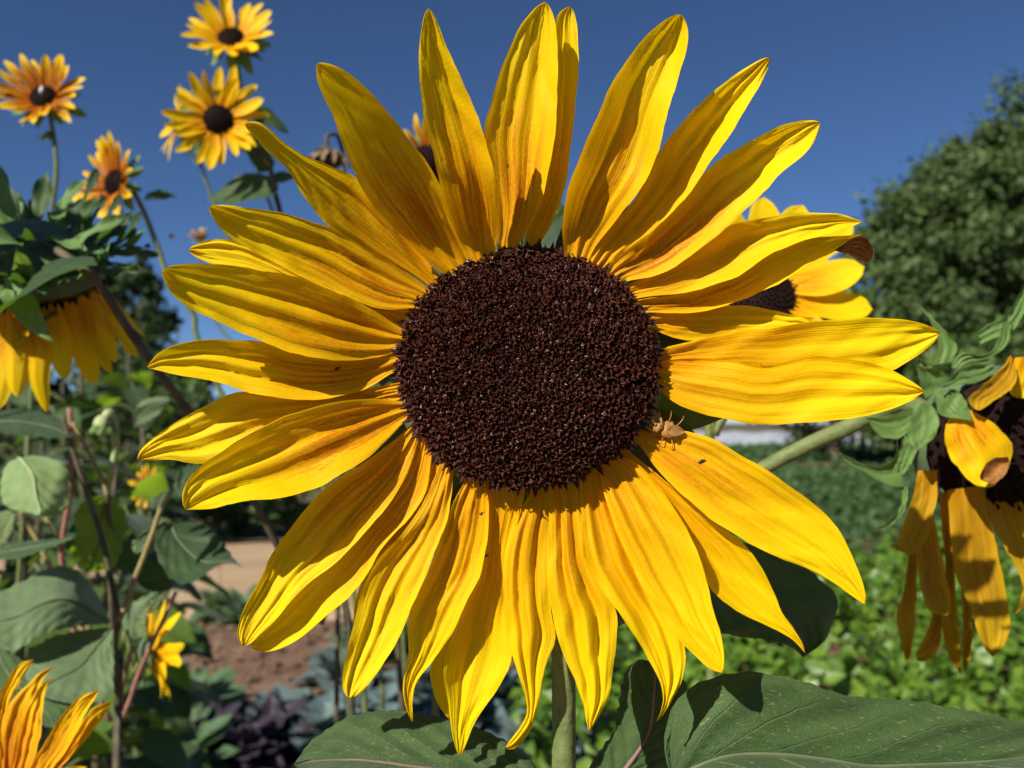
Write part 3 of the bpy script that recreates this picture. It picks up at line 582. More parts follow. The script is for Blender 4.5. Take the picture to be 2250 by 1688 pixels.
P('C', (155, 545), [(195, 510), (300, 497), (420, 495), (600, 510), (750, 535), (900, 560), (1050, 600), (1200, 660), (1350, 730), (1480, 800), (1590, 880), (1700, 940)],
  [(165, 600), (200, 670), (280, 740), (380, 800), (500, 850), (600, 900), (720, 950), (830, 1000), (950, 1040), (1100, 1075), (1250, 1085), (1400, 1080), (1500, 1060), (1590, 1020), (1700, 1000)], rank=2.6, cup=.029, chan=.2, groove=.2)
P('C', (318, 410), [(340, 385), (420, 355), (550, 342), (650, 370), (800, 440), (1000, 560), (1400, 720), (1650, 770), (1780, 790)],
  [(330, 440), (400, 480), (480, 503), (700, 530), (900, 600), (1200, 760), (1450, 840), (1630, 870), (1760, 870)], rank=-2.0, cup=.010, chan=.15)
P('C', (442, 150), [(480, 137), (600, 145), (750, 165), (900, 190), (1000, 220), (1150, 265), (1250, 320), (1400, 400), (1550, 490), (1700, 590), (1820, 690)],
  [(445, 190), (490, 260), (560, 335), (650, 390), (780, 460), (900, 510), (1000, 560), (1150, 620), (1250, 680), (1350, 730), (1450, 770), (1550, 780), (1700, 760), (1790, 780)], rank=.2, cup=.028, chan=.2, groove=.2)

# disc: dome, florets in a spiral
DX = (CR); DY = CU; DN = -CF                     # disc axes: right, up, towards the camera
DN = (DN + CU * .10 - CR * .03).normalized(); DX = CU.cross(DN).normalized(); DY = DN.cross(DX)
RX, RY, HD = .0408, .0376, .0105
def dome(r, a):
    """point and normal on the disc dome, r in 0..1"""
    h = HD * (1 - r ** 2.6) - .0022 * math.exp(-(r / .28) ** 2)
    p = DC + DX * (RX * r * math.cos(a)) + DY * (RY * r * math.sin(a)) + DN * (h - .001)
    sl = HD * 2.6 * r ** 1.6 / RX
    rad = DX * math.cos(a) + DY * math.sin(a)
    return p, (DN + rad * sl * .8).normalized(), rad
V = []; nr, na = 18, 64
for i in range(nr + 3):
    for j in range(na):
        a = 2 * math.pi * j / na
        if i <= nr: V.append(dome(max(i / nr, .001) * .985, a)[0])
        else: V.append(dome(.985 - .06 * (i - nr), a)[0] - DN * (.005 * (i - nr)))
DISC = obj('disc', V, grid_faces(nr + 3, na, True), M['floret_dark'], MAIN)
def floret_geo(rg, sz=1.0, open_=1.0):
    """corolla tube with five curled lobes and a forked curled stigma; local z outwards (metres)"""
    V = []; F = []
    r0, r1, h1 = .00055 * sz, .00085 * sz * open_, .0016 * sz
    n = 5; ph = rg.uniform(0, 6)
    for (r, h) in ((r0, -.001), (r1, h1)):
        for j in range(n * 2):
            a = ph + j * math.pi / n; V.append((r * math.cos(a), r * math.sin(a), h))
    for j in range(10): F.append((j, (j + 1) % 10, 10 + (j + 1) % 10, 10 + j))
    for k in range(n):
        a = ph + (2 * k + 1) * math.pi / n
        ro = r1 + .00095 * sz * rg.uniform(.6, 1.3) * open_; ho = h1 + .0005 * sz * rg.uniform(-.6, 1.4)
        m = len(V); V.append((ro * math.cos(a), ro * math.sin(a), ho))
        rm = (ro + r1) / 2 + .0001; V.append((rm * math.cos(a + .12), rm * math.sin(a + .12), h1 + .0006 * sz))
        F += [(10 + 2 * k, 10 + (2 * k + 1) % 10, m + 1), (10 + (2 * k + 1) % 10, 10 + (2 * k + 2) % 10, m + 1), (10 + 2 * k, m + 1, m), (m + 1, 10 + (2 * k + 2) % 10, m)]
    return V, F
def stigma_geo(rg, sz=1.0):
    V = []; F = []
    for s in (0, math.pi):
        a0 = rg.uniform(0, 6) + s; pts = []
        for t in np.linspace(0, 1, 5):
            r = .0011 * sz * math.sin(t * 2.4); pts.append((r * math.cos(a0), r * math.sin(a0), .0012 + .0017 * sz * (t - .55 * t * t * 1.3)))
        w_ = .00011
        m = len(V)
        for (x, y, z) in pts:
            V += [(x - w_ * math.sin(a0), y + w_ * math.cos(a0), z), (x + w_ * math.sin(a0), y - w_ * math.cos(a0), z + .0001)]
        F += [(m + 2 * i, m + 2 * i + 1, m + 2 * i + 3, m + 2 * i + 2) for i in range(4)]
    return V, F
rg = random.Random(3)
NF = 1300; GA = math.pi * (3 - math.sqrt(5))
variants = []
for k in range(8):
    V1, F1 = floret_geo(rg, 1.0, rg.uniform(.8, 1.2)); V2, F2 = stigma_geo(rg); variants.append((V1, F1, V2, F2))
FM = []
for k, (V1, F1, V2, F2) in enumerate(variants):
    me = make_mesh('floret', V1 + V2, F1 + [tuple(i + len(V1) for i in f) for f in F2], M['floret'], smooth=False)
    me.materials.append(M['stigma']); 
    for i, p in enumerate(me.polygons): p.material_index = 1 if i >= len(F1) else 0
    FM.append(me)
BV = []; BF = []; SV = []; SF = []
for i in range(NF):
    r = math.sqrt((i + .5) / NF); a = i * GA
    p, nrm, rad = dome(r, a + rg.uniform(-.01, .01))
    nrm = (nrm + Vector((rg.uniform(-1, 1), rg.uniform(-1, 1), rg.uniform(-1, 1))) * .24 + rad * .5 * r ** 5).normalized()
    x = nrm.orthogonal().normalized(); y = nrm.cross(x); th = rg.uniform(0, 6.28)
    x, y = x * math.cos(th) + y * math.sin(th), y * math.cos(th) - x * math.sin(th)
    s = rg.uniform(.82, 1.15) * (.82 + .34 * r ** 2); p = p + nrm * rg.uniform(-.0006, .0006)
    mw = Matrix(((x.x * s, y.x * s, nrm.x * s, p.x), (x.y * s, y.y * s, nrm.y * s, p.y), (x.z * s, y.z * s, nrm.z * s, p.z), (0, 0, 0, 1)))
    if i >= NF - 290:
        link('floret', FM[i % 8], DISC, mw)
    else:
        V1, F1, V2, F2 = variants[i % 8]
        m = len(BV); BV += [mw @ Vector(q) for q in V1]; BF += [tuple(j + m for j in f) for f in F1]
        m = len(SV); SV += [mw @ Vector(q) for q in V2]; SF += [tuple(j + m for j in f) for f in F2]
fm = obj('inner_florets', BV, BF, M['floret'], DISC, smooth=False); fm['kind'] = 'stuff'
fm = obj('stigmas', SV, SF, M['stigma'], DISC, smooth=False); fm['kind'] = 'stuff'
# pointed dark scales around the rim
V = []; F = []
for k in range(190):
    a = k / 190 * 6.2832 + rg.uniform(-.03, .03); p, nrm, rad = dome(.985, a); tn = nrm.cross(rad).normalized()
    ln = rg.uniform(.0030, .0066); d = (rad + nrm * rg.uniform(-.3, .55)).normalized(); p = p - nrm * .001 - DN * rg.uniform(0, .003); w_ = rg.uniform(.0008, .0013)
    m = len(V); mid = p + d * ln * .5
    V += [p - tn * w_, p + tn * w_, mid + tn * w_ * .8 + nrm * .0002, mid - tn * w_ * .8 + nrm * .0002, p + d * ln, mid + nrm * .0005]
    F += [(m, m + 1, m + 5), (m + 1, m + 2, m + 5), (m + 2, m + 4, m + 5), (m + 4, m + 3, m + 5), (m + 3, m, m + 5)]
fm = obj('rim_scales', V, F, M['floret'], DISC, smooth=False); fm['kind'] = 'stuff'
# green back of the head
V = []
for i, (r, z) in enumerate([(1.0, -.0085), (1.12, -.011), (1.05, -.018), (.75, -.026), (.3, -.031), (.01, -.032)]):
    for j in range(40):
        a = 2 * math.pi * j / 40; V.append(DC + DX * RX * r * math.cos(a) + DY * RY * r * math.sin(a) + DN * z)
obj('receptacle', V, grid_faces(6, 40, True), M['recept'], MAIN)
# green bracts behind the petals
BR = [leaf_mesh('bract', M['bract'], 1, .42, .15, -.1, .0, 3, .03, False, k, 14, 7) for k in range(3)]
BRD = [leaf_mesh('bract', M['leaf_dark'], 1, .5, .15, -.1, .0, 3, .03, False, k, 14, 7) for k in range(3)]
BRN = [leaf_mesh('bract', M[('leaf_dark', 'bract', 'leaf')[k]], 1, .30, .35, (-.35, .3, -.1)[k], .0, 3, .06, False, k, 14, 7) for k in range(3)]
for k in range(22):
    a = k / 22 * 6.2832 + .1; rad = DX * math.cos(a) + DY * math.sin(a)
    leaf_at(BRD[k % 3], DC + rad * .034 - DN * .017, rad - DN * .42, DN, rg.uniform(.036, .048), MAIN, 'bract')
# stem and its hairs
S0 = DC - DN * .030
stem_pts = [S0, S0 - DN * .022 - Vector((0, 0, .012)), W(1238, 1250, .325), W(1238, 1450, .312), W(1239, 1700, .305), Vector((main_base.x, main_base.y + .02, .5)), main_base]
STEM = tube('stem', stem_pts, [.006, .0052, .0045, .0043, .0043, .006, .009], M['stem'], MAIN, 14, 60)
V = []; F = []
cs = smooth_curve(stem_pts, 200)
for k in range(1500):
    i = rg.randrange(10, 110); t = (cs[i + 1] - cs[i]).normalized(); o_ = t.orthogonal().normalized(); an = rg.uniform(0, 6.28)
    q = (o_ * math.cos(an) + t.cross(o_) * math.sin(an)); p = cs[i] + (cs[i + 1] - cs[i]) * rg.random() + q * .0042
    e_ = p + q * rg.uniform(.0008, .0026) + t * rg.uniform(-.0008, .0008); s_ = q.cross(t) * .00006
    m = len(V); V += [p - s_, p + s_, e_, p + t * .0001]; F += [(m, m + 1, m + 2), (m + 1, m + 3, m + 2), (m + 3, m, m + 2)]
o = obj('stem_hairs', V, F, M['hair'], STEM, smooth=False); o['kind'] = 'stuff'

def sleaf(parent, frame, tip, L, Rr, d0, d1, dl=0., dr=0., fold=.0, mat='leaf', tooth=3., teeth=14, seed=0, arch=0., puck=.0012, midrib=True, n=44, m=27, name='leaf', mr=.0012, rib='rib'):
    """large leaf between traced edges: depth d0 at the stalk, d1 at the tip, dl/dr offsets of the two margins"""
    L = fx(frame, L); Rr = fx(frame, Rr); tip = fx(frame, [tip])[0]
    def depth(U, V, hw):
        d = d0 + (d1 - d0) * U + np.where(V < 0, dl * -V, dr * V) * np.sin(np.pi * np.clip(U * .9 + .08, 0, 1)) ** .6 - fold * (np.abs(V)) - arch * np.sin(np.pi * U)
        d = d - puck * np.abs(np.sin(np.pi * (U * 7 - np.abs(V) ** .8 * 2.6 + .5))) * (np.abs(V) < .98) * sstep(np.abs(V), 0, .15) + .0016 * vnoise(U + .5 * V, seed + 2) * np.abs(V)
        return d
    V, F, UV = strip(L, Rr, tip, depth, n, m, tooth, teeth, seed, 1.15)
    o = obj(name, V, F, M[mat], parent, UV)
    if midrib:
        P_ = V.reshape(n, m, 3)[:, m // 2]; off = (CAM - Vector(P_[n // 2])).normalized() * .0004
        pts = [Vector(P_[i]) + off for i in range(0, n - 2, 4)]
        tube('midrib', pts, [mr, mr * .3], M[rib] if mat != 'leaf_pale' else M['bud'], o, 6)
    return o
M['rib'] = simple_mat('leaf_rib', (.085, .11, .05), (.13, .15, .075), 60, .6, .3, 0, .001)
M['ribp'] = simple_mat('leaf_rib_purple', (.13, .07, .06), (.22, .14, .11), 60, .6, .3, 0, .001)
# big leaf across the lower right
sleaf(MAIN, 'Q', (2500, 620), [(500, 720), (455, 600), (480, 430), (560, 300), (680, 245), (850, 212), (1050, 232), (1200, 280), (1350, 340), (1550, 348), (1700, 365), (1900, 400), (2100, 435), (2300, 480)],
      [(560, 760), (700, 900), (1000, 1000), (1400, 1030), (1800, 980), (2200, 850)], .281, .290, .012, -.045, .0, 'leaf_near', 9., 22, 5, .003, .0022, mr=.0008, rib='rib')
# leaf behind it with the reddish vein
sleaf(MAIN, 'Q', (420, 170), [(90, 690), (180, 560), (240, 480), (245, 330), (280, 200), (340, 145)], [(400, 760), (500, 640), (560, 520), (580, 380), (560, 240), (500, 180)], .298, .318, .006, .006, .0, 'leaf_near', 8., 12, 6, .004, .0016, mr=.0010, rib='ribp')
# lower left of the stem
sleaf(MAIN, 'F', (-130, 1640), [(1180, 1700), (1120, 1600), (1040, 1540), (900, 1470), (700, 1400), (520, 1370), (350, 1350), (200, 1370), (80, 1430), (-50, 1520)],
      [(1150, 1760), (900, 1900), (600, 1950), (300, 1900), (50, 1780)], .292, .30, .022, -.045, .0, 'leaf_near', 9., 20, 8, .004, .0022, mr=.0007, rib='ribp')
# darker leaf behind the lower right petals
sleaf(MAIN, 'G', (1560, 1560), [(820, 1000), (900, 900), (1100, 860), (1300, 880), (1500, 950), (1680, 1100), (1790, 1200), (1740, 1350), (1700, 1470)], [(800, 1050), (850, 1250), (1000, 1400), (1200, 1440), (1400, 1460), (1500, 1500)], .36, .38, .01, -.015, .0, 'leaf_near', 4., 10, 9, -.005, .0016)
for a, b_, mt in (((1485, 1712, .282), (1242, 1800, .304), 'stem'), ((1360, 1706, .299), (1245, 1790, .306), 'stem_red'), ((1188, 1712, .293), (1234, 1790, .304), 'stem'), ((1495, 1255, .36), (1245, 1420, .318), 'stem')):
    p, q = W(*a), W(*b_); tube('petiole', [p, (p + q) / 2 - Vector((0, 0, .004)), q], [.0016, .002], M[mt], MAIN, 8)

# ================================================================== generic background sunflowers
def petal_mesh(name, mat, wid=.3, seed=0, curl=.0, point=1.0, n=14, m=9):
    """unit petal along +X, top side +Z"""
    u = np.linspace(0, 1, n); v = np.linspace(-1, 1, m); U, V = np.meshgrid(u, v, indexing='ij'); rg = np.random.default_rng(seed)
    wd = wid / 2 * (.35 + .65 * np.sin(np.pi * np.clip(u * .62 + .12, 0, 1))) * (1 - u ** (5 * point)) ** .55
    Y = V * wd[:, None] + .03 * vnoise(U * .6, seed); X = U + 0 * V
    Z = .22 * wd[:, None] * V ** 2 + .05 * np.sin(U * 3 + seed) * U + curl * U ** 2 + .05 * wd[:, None] * np.cos(V * 9)
    return make_mesh(name, np.stack([X, Y, Z], -1).reshape(-1, 3), grid_faces(n, m), mat, np.stack([U, (V + 1) / 2], -1).reshape(-1, 2))
PM = {k: [petal_mesh('petal', M[k], .30 + .05 * (j % 3), j, (-.12, .0, .12, .2)[j % 4], .7 + .2 * (j % 3)) for j in range(6)] for k in ('petal_small', 'petal_bi', 'petal_wilt', 'petal')}
LEAF = {k: [leaf_mesh('leaf', M[k], 1, .78, .18, .3, .02, 9, .03, True, j) for j in range(4)] for k in ('leaf', 'leaf_dark', 'leaf_grey', 'leaf_pale', 'leaf_lit')}
def disc_geo(c, n, r, rgm, hgt=.35):
    x = n.orthogonal().normalized(); y = n.cross(x); V = []; F = []
    for i in range(7):
        for j in range(20):
            a = j / 20 * 6.2832; q = i / 6; V.append(c + (x * math.cos(a) + y * math.sin(a)) * r * max(q, .01) + n * r * hgt * (1 - q ** 2.2))
    F = [tuple(f) for f in grid_faces(7, 20, True)]
    for i in range(170):
        q = math.sqrt((i + .5) / 170); a = i * GA; p = c + (x * math.cos(a) + y * math.sin(a)) * r * q + n * r * hgt * (1 - q ** 2.2)
        d = (n + (x * math.cos(a) + y * math.sin(a)) * q * .7).normalized(); s1 = d.orthogonal().normalized() * r * .05; s2 = d.cross(s1)
        m = len(V); V += [p + s1, p - s1 * .5 + s2 * .8, p - s1 * .5 - s2 * .8, p + d * r * rgm.uniform(.08, .2)]; F += [(m, m + 1, m + 3), (m + 1, m + 2, m + 3), (m + 2, m, m + 3)]
    return V, F
def flower(label, c, n, rd, rp, npet, mat, stem, seed=0, cone=.25, sr=.0026, leaves=(), group='small sunflowers behind', stem_mat='stem', jag=.25, bracts=10, name='small_sunflower', gravity=0., up=None, dark='floret_dark', layers=2, blen=.55, bmesh=None, narrow=.8):
    """stem: world points from the head downwards; the last one lies on the ground"""
    rgm = random.Random(seed); n = Vector(n).normalized(); c = Vector(c)
    e = thing(name, label, 'sunflower', stem[-1], group)
    x = (Vector((0, 0, 1)) - n * n.z); x = x.normalized() if x.length > .05 else Vector((1, 0, 0)); y = n.cross(x)
    for k in range(npet):
        a = (k + rgm.uniform(-.3, .3)) / npet * 6.2832; rad = x * math.cos(a) + y * math.sin(a)
        d = (rad + n * (cone + rgm.uniform(-jag, jag)) + Vector((0, 0, -gravity))).normalized()
        upv = n - rad * cone + Vector((rgm.uniform(-.3, .3),) * 3)
        pt_ = leaf_at(PM[mat][rgm.randrange(6)], c + rad * rd * .82 - n * (.001 + .001 * (k % layers)), d, upv, (rp - rd * .8) * rgm.uniform(.82, 1.12), e, 'petal')
        if narrow != 1: pt_.matrix_basis = pt_.matrix_basis @ Matrix.Diagonal((1, narrow, 1, 1))
    V, F = disc_geo(c, n, rd, rgm); obj('disc', V, F, M['floret_dark' if dark == 'floret_dark' else dark], e, smooth=False)
    V = []
    for r, z in [(1.02, -.05), (1.12, -.3), (.85, -.6), (.4, -.85), (.02, -.9)]:
        for j in range(16): a = j / 16 * 6.2832; V.append(c + (x * math.cos(a) + y * math.sin(a)) * rd * r + n * rd * z)
    obj('receptacle', V, grid_faces(5, 16, True), M['recept'], e)
    for k in range(bracts):
        a = (k + rgm.uniform(-.2, .2)) / bracts * 6.2832; rad = x * math.cos(a) + y * math.sin(a)
        leaf_at((bmesh or BR)[k % 3], c + rad * rd * .9 - n * rd * .35, rad - n * rgm.uniform(.1, .8), n, rp * blen * rgm.uniform(.7, 1.2), e, 'bract')
    pts = [c - n * rd * .8] + [Vector(p) for p in stem]
    tube('stem', pts, [sr] * (len(pts) - 1) + [sr * 2], M[stem_mat], e, 8, 40)
    for (p, d, up_, s, mt) in leaves:
        p = Vector(p); leaf_at(LEAF[mt][rgm.randrange(4)], p, d, up_, s, e)
    return e
def down(px, py, d, dx=0.0):
    p = W(px, py, d); return Vector((p.x + dx, p.y, 0.0))
# the four against the sky
flower('small orange-brown sunflower at upper left with a white insect on it', W(94, 212, .98), (0.03, -.93, .36), .0155, .056, 21, 'petal_bi',
       [W(118, 300, .985), W(124, 380, .985), W(112, 480, .99), W(95, 640, 1.0), W(60, 1000, 1.0), down(-40, 1400, 1.0)], 1, .45, .0026, [(W(116, 300, .98), (-1, 0, .1), (0, -1, .5), .02, 'leaf')])
flower('topmost small yellow sunflower, cut by the upper edge', W(507, 82, 1.05), (.08, -.9, .42), .0165, .060, 21, 'petal_small',
       [W(520, 130, 1.05), W(528, 180, 1.06), W(540, 260, 1.07), W(590, 440, 1.08), W(760, 900, 1.1), W(880, 1300, 1.1), down(930, 1500, 1.1)], 2, .42, .0022, [(W(520, 112, 1.05), (.9, 0, -.1), (.2, -.6, .8), .035, 'leaf')])
flower('small bright yellow sunflower whose lower petal touches the long petal', W(480, 263, .92), (.12, -.97, -.05), .0165, .057, 21, 'petal_small',
       [W(530, 300, .94), W(588, 360, .95), W(603, 420, .95), W(618, 480, .95), W(660, 700, .96), W(850, 1150, .97), down(1000, 1500, .98)], 3, .28, .0030,
       [(W(560, 250, .96), (.75, .2, -.2), (.1, -.8, .5), .040, 'leaf'), (W(590, 362, .95), (-.6, -.3, .65), (-.5, -.7, -.3), .045, 'leaf_dark'), (W(592, 418, .95), (-1, -.1, .03), (0, -.75, .6), .075, 'leaf'), (W(608, 395, .97), (.9, .2, .4), (0, -.7, .6), .03, 'leaf')], stem_mat='stem_dark')
flower('half-hidden yellow sunflower just left of and behind the bright yellow one', W(392, 268, 1.02), (-.75, -.55, .1), .013, .045, 14, 'petal_small',
       [W(430, 330, 1.03), W(480, 470, 1.04), W(560, 640, 1.05), W(800, 1150, 1.05), down(960, 1500, 1.06)], 4, .3, .002, stem_mat='stem', blen=.9)
flower('small orange-brown sunflower facing left on a leaning stem', W(250, 400, .95), (-.50, -.82, .12), .0155, .052, 21, 'petal_bi',
       [W(290, 418, .96), W(318, 470, .96), W(345, 540, .96), W(375, 620, .96), W(425, 690, .97), W(440, 760, .97), W(560, 1000, .98), W(780, 1300, .98), down(900, 1600, .98)], 5, .45, .0030, [(W(325, 435, .96), (.9, 0, .25), (0, -.7, .7), .032, 'leaf')])
flower('small wilting orange bud with a yellow tuft, above the left petals', W(440, 520, 1.35), (-.3, -.5, .8), .008, .022, 10, 'petal_bi', [W(438, 560, 1.35), W(470, 700, 1.35), W(700, 1100, 1.35), down(900, 1400, 1.35)], 6, 1.2, .002)
flower('partly hidden orange sunflower between two upper petals', W(940, 362, .8), (-.5, -.7, -.4), .018, .045, 15, 'petal_bi', [W(950, 420, .82), W(960, 700, .85), down(960, 700, .85)], 7, .3, .0026)
flower('yellow sunflower behind the right petals with a dark disc', W(1672, 650, .50), (-.05, -.93, .25), .020, .068, 14, 'petal', [W(1680, 760, .53), W(1600, 900, .53), W(1570, 960, .53), W(1560, 1100, .53), down(1560, 1200, .53)], 8, .12, .003, bracts=12, narrow=1.2)
flower('small side-facing yellow sunflower at the lower left', W(335, 1432, .80), (.80, .58, .10), .014, .050, 20, 'petal_small', [W(318, 1440, .80), W(295, 1480, .80), W(262, 1600, .80), down(262, 1600, .8)], 9, .25, .002, blen=.5, narrow=1.05)
flower('tiny orange sunflower in the dark foliage left of the petals', W(322, 1068, 1.45), (-.45, -.85, .1), .0125, .038, 14, 'petal_bi', [W(335, 1100, 1.46), W(310, 1200, 1.46), W(240, 1400, 1.46), down(200, 1500, 1.46)], 10, .2, .002, dark='recept')
# dried seed head with a hooked stem
c = W(722, 345, .85); e = thing('dried_seed_head', 'brown dried seed head hanging from a hooked stem behind the upper left petals', 'seed head', down(740, 900, .87), 'small sunflowers behind')
V, F = disc_geo(c, Vector((-.3, -.5, -.8)).normalized(), .014, random.Random(5), .6); obj('disc', V, F, M['stem_dark'], e, smooth=False)
M['dry'] = simple_mat('dry_bract', (.14, .09, .05), (.26, .18, .10), 200, .8, .2, 0, .001)
DRY = [leaf_mesh('dry_bract', M['dry'], 1, .4, .4, .5, 0, 3, .08, False, k, 8, 5) for k in range(2)]
for k in range(12):
    a = k * .52; leaf_at(DRY[k % 2], c + Vector((math.cos(a) * .010, math.sin(a) * .010, .004)), (math.cos(a), math.sin(a), -.5), (0, 0, 1), .018, e, 'bract')
tube('stem', [c + Vector((0, 0, .006)), W(718, 300, .85), W(745, 305, .86), W(755, 400, .87), W(750, 700, .87), down(740, 900, .87)], [.002, .002, .002, .003], M['stem_dark'], e, 8, 40)

# drooping sunflower seen from behind, left edge
hc = W(78, 612, .56); hn = Vector((-.12, .52, -.84)).normalized()
stem = [W(175, 585, .51), W(225, 635, .52), W(290, 735, .53), W(400, 885, .56), W(520, 1040, .60), W(600, 1180, .62), W(690, 1370, .64), W(775, 1560, .66), down(800, 1560, .68)]
DR = flower('large drooping sunflower at the left edge seen from behind, petals hanging', hc, hn, .041, .098, 26, 'petal', stem, 15, .95, .0028,
     [(W(180, 588, .485), (-.95, -.10, -.28), (0, -.45, .85), .060, 'leaf_dark'), (W(110, 700, .53), (-.9, .1, -.5), (0, -.5, .8), .04, 'leaf')], 'sunflowers beside the main one', 'stem_dark', .2, 34, 'drooping_sunflower', gravity=1.0, blen=.36, bmesh=BRN, narrow=.66)
for p, d, up_, s in [((30, 480, .52), (-.3, -.2, .9), (0, -1, 0), .035), ((165, 540, .53), (.7, -.1, .6), (-.4, -.8, .3), .032), ((50, 540, .50), (-.6, -.4, .2), (0, -.8, .5), .05), ((10, 620, .50), (.6, -.4, -.5), (0, -.8, .5), .05), ((130, 470, .56), (.3, .1, .9), (-.2, -.9, .1), .03)]:
    leaf_at(BRN[1], W(*p), d, up_, s, DR, 'bract')
xx = hn.orthogonal().normalized(); yy = hn.cross(xx); rb = random.Random(61)
for ring, (rr, zz_, cnt) in enumerate([(.95, -.32, 22), (.8, -.6, 18), (.55, -.78, 12)]):
    for k in range(cnt):
        a = (k + rb.uniform(-.3, .3)) / cnt * 6.2832; rad = xx * math.cos(a) + yy * math.sin(a)
        leaf_at(BRN[rb.randrange(3)], hc + rad * .041 * rr + hn * .041 * zz_, rad * rb.uniform(.7, 1.1) - hn * rb.uniform(.15, .6), rad * .4 - hn, rb.uniform(.026, .042), DR, 'bract')
# unseen leaf and its stalk, added out to the left to shade the head
sh = hc + TOSUN * .30
leaf_at(LEAF['leaf_dark'][1], sh + Vector((-.03, -.02, .04)), (.5, -.1, -.4), TOSUN, .12, DR)
tube('petiole', [sh + Vector((-.03, -.02, .04)), sh + Vector((-.20, .10, -.05)), hc + Vector((-.25, .08, -.5))], [.002, .003], M['stem'], DR, 6)

# ------------------------------------------------------------------ withered sunflower at the right edge
WB = down(1236, 1300, .46)
WD = thing('withered_sunflower', 'withered sunflower at the right edge with drooping brownish petals', 'sunflower', WB, 'sunflowers beside the main one')
wc = W(2205, 985, .43); wn = Vector((-.12, -.97, -.18)).normalized()
V, F = disc_geo(wc, wn, .036, random.Random(9), .3); obj('disc', V, F, M['floret_dark'], WD, smooth=False)
x = wn.orthogonal().normalized(); y = wn.cross(x); V = []
for r, z in [(1.02, -.05), (1.15, -.3), (.9, -.6), (.4, -.85), (.02, -.9)]:
    for j in range(20): a = j / 20 * 6.2832; V.append(wc + (x * math.cos(a) + y * math.sin(a)) * .036 * r + wn * .036 * z)
obj('receptacle', V, grid_faces(5, 20, True), M['recept'], WD)
def wp(frame, tip, L, Rr, d, cup=.0, mat='petal_wilt', chan=.3, **k):
    return petal(WD, frame, tip, L, Rr, 0., cup, chan, k.pop('groove', .1), mat=mat, dbase=d, seed=k.pop('seed', 300 + len(WD.children)), n=26, m=17, **k)
pa = wp('H', (1400, 1565), [(1130, 1040), (1090, 1090), (1075, 1200), (1110, 1340), (1180, 1420), (1260, 1520), (1330, 1560)], [(1270, 1000), (1440, 1090), (1540, 1200), (1592, 1270), (1540, 1420), (1450, 1550)], .405, .012, 'petal', -.35)
V, F, UV = strip(fx('H', [(1540, 1340), (1450, 1345), (1390, 1375), (1330, 1480)]), fx('H', [(1560, 1380), (1545, 1430), (1500, 1500), (1430, 1545)]), fx('H', [(1345, 1510)])[0], lambda U, V, hw: .388 + 0 * U + .002 * np.cos(V * 2), 10, 9)
t_ = obj('dried_tip', V, F, M['petal_rim'], pa, UV); t_['label'] = 'dried brown folded petal tip'
wp('H', (1335, 1003), [(1560, 600), (1510, 680), (1400, 780), (1270, 890), (1242, 930), (1290, 990)], [(1590, 640), (1610, 740), (1600, 810), (1540, 870), (1440, 930), (1360, 990)], .41, .012, 'petal_wilt', .4)
wp('H', (1750, 910), [(1590, 620), (1600, 740), (1535, 890), (1640, 915)], [(1720, 600), (1800, 700), (1800, 850)], .415, .0, 'petal', .2)
wp('I', (1125, 548), [(1350, -60), (1320, 130), (1260, 320), (1212, 430), (1200, 520)], [(1505, -60), (1515, 150), (1480, 280), (1460, 400), (1420, 530), (1290, 645)], .415, .008)
wp('I', (1256, 1515), [(1270, 500), (1275, 650), (1260, 800), (1230, 950), (1180, 1090), (1180, 1200), (1220, 1330), (1245, 1450)], [(1340, 500), (1340, 650), (1347, 830), (1337, 1000), (1335, 1150), (1312, 1300), (1300, 1430)], .43)
wp('I', (1590, 1118), [(1330, 520), (1335, 620), (1362, 830), (1400, 1000), (1450, 1090), (1540, 1112)], [(1470, 250), (1490, 350), (1535, 560), (1582, 830), (1632, 1000), (1612, 1105)], .418, .006)
wp('I', (1345, 1480), [(1490, 900), (1460, 1150), (1430, 1250), (1370, 1350), (1335, 1430)], [(1550, 900), (1552, 1200), (1542, 1330), (1500, 1430), (1440, 1488), (1380, 1490)], .436)
wp('I', (1703, 1600), [(1525, 120), (1530, 230), (1550, 450), (1580, 700), (1560, 900), (1545, 1100), (1550, 1300), (1600, 1440), (1665, 1545)], [(1640, 120), (1640, 220), (1645, 700), (1662, 950), (1690, 1250), (1700, 1420)], .432)
wp('I', (1722, 1568), [(1690, 700), (1720, 1100), (1710, 1300), (1713, 1480)], [(1780, 700), (1795, 1150), (1792, 1380), (1762, 1525)], .440)
wp('I', (1958, 1452), [(1590, 100), (1600, 230), (1620, 500), (1650, 780), (1740, 980), (1800, 1080), (1830, 1250), (1880, 1370)], [(1900, 60), (1900, 180), (1960, 430), (2010, 650), (2060, 900), (2102, 1120), (2092, 1290), (2040, 1390)], .426, .004, chan=.15)
wp('I', (2290, 980), [(1890, 60), (1900, 180), (1960, 420), (2060, 570), (2150, 720), (2190, 830), (2230, 930)], [(2130, 20), (2130, 120), (2240, 250), (2330, 500), (2340, 850)], .429, .004, chan=.15)
wp('I', (2130, 1105), [(2260, 500), (2215, 700), (2200, 900), (2180, 1020)], [(2330, 500), (2280, 800), (2230, 1000), (2170, 1090)], .436)
def wb(frame, tip, L, Rr, d, cup=0., fold=.3):
    o = petal(WD, frame, tip, L, Rr, 0., cup, fold, .12, mat='bract', dbase=d, seed=400 + len(WD.children), n=24, m=13, name='bract'); return o
wb('H', (900, 620), [(940, 920), (900, 800), (880, 720), (868, 650)], [(1110, 780), (1080, 725), (990, 690), (930, 650)], .425, .006)
wb('H', (838, 165), [(990, 670), (1020, 600), (1040, 500), (1000, 390), (925, 275)], [(1130, 650), (1185, 545), (1140, 480), (1050, 385), (960, 285)], .435, -.004)
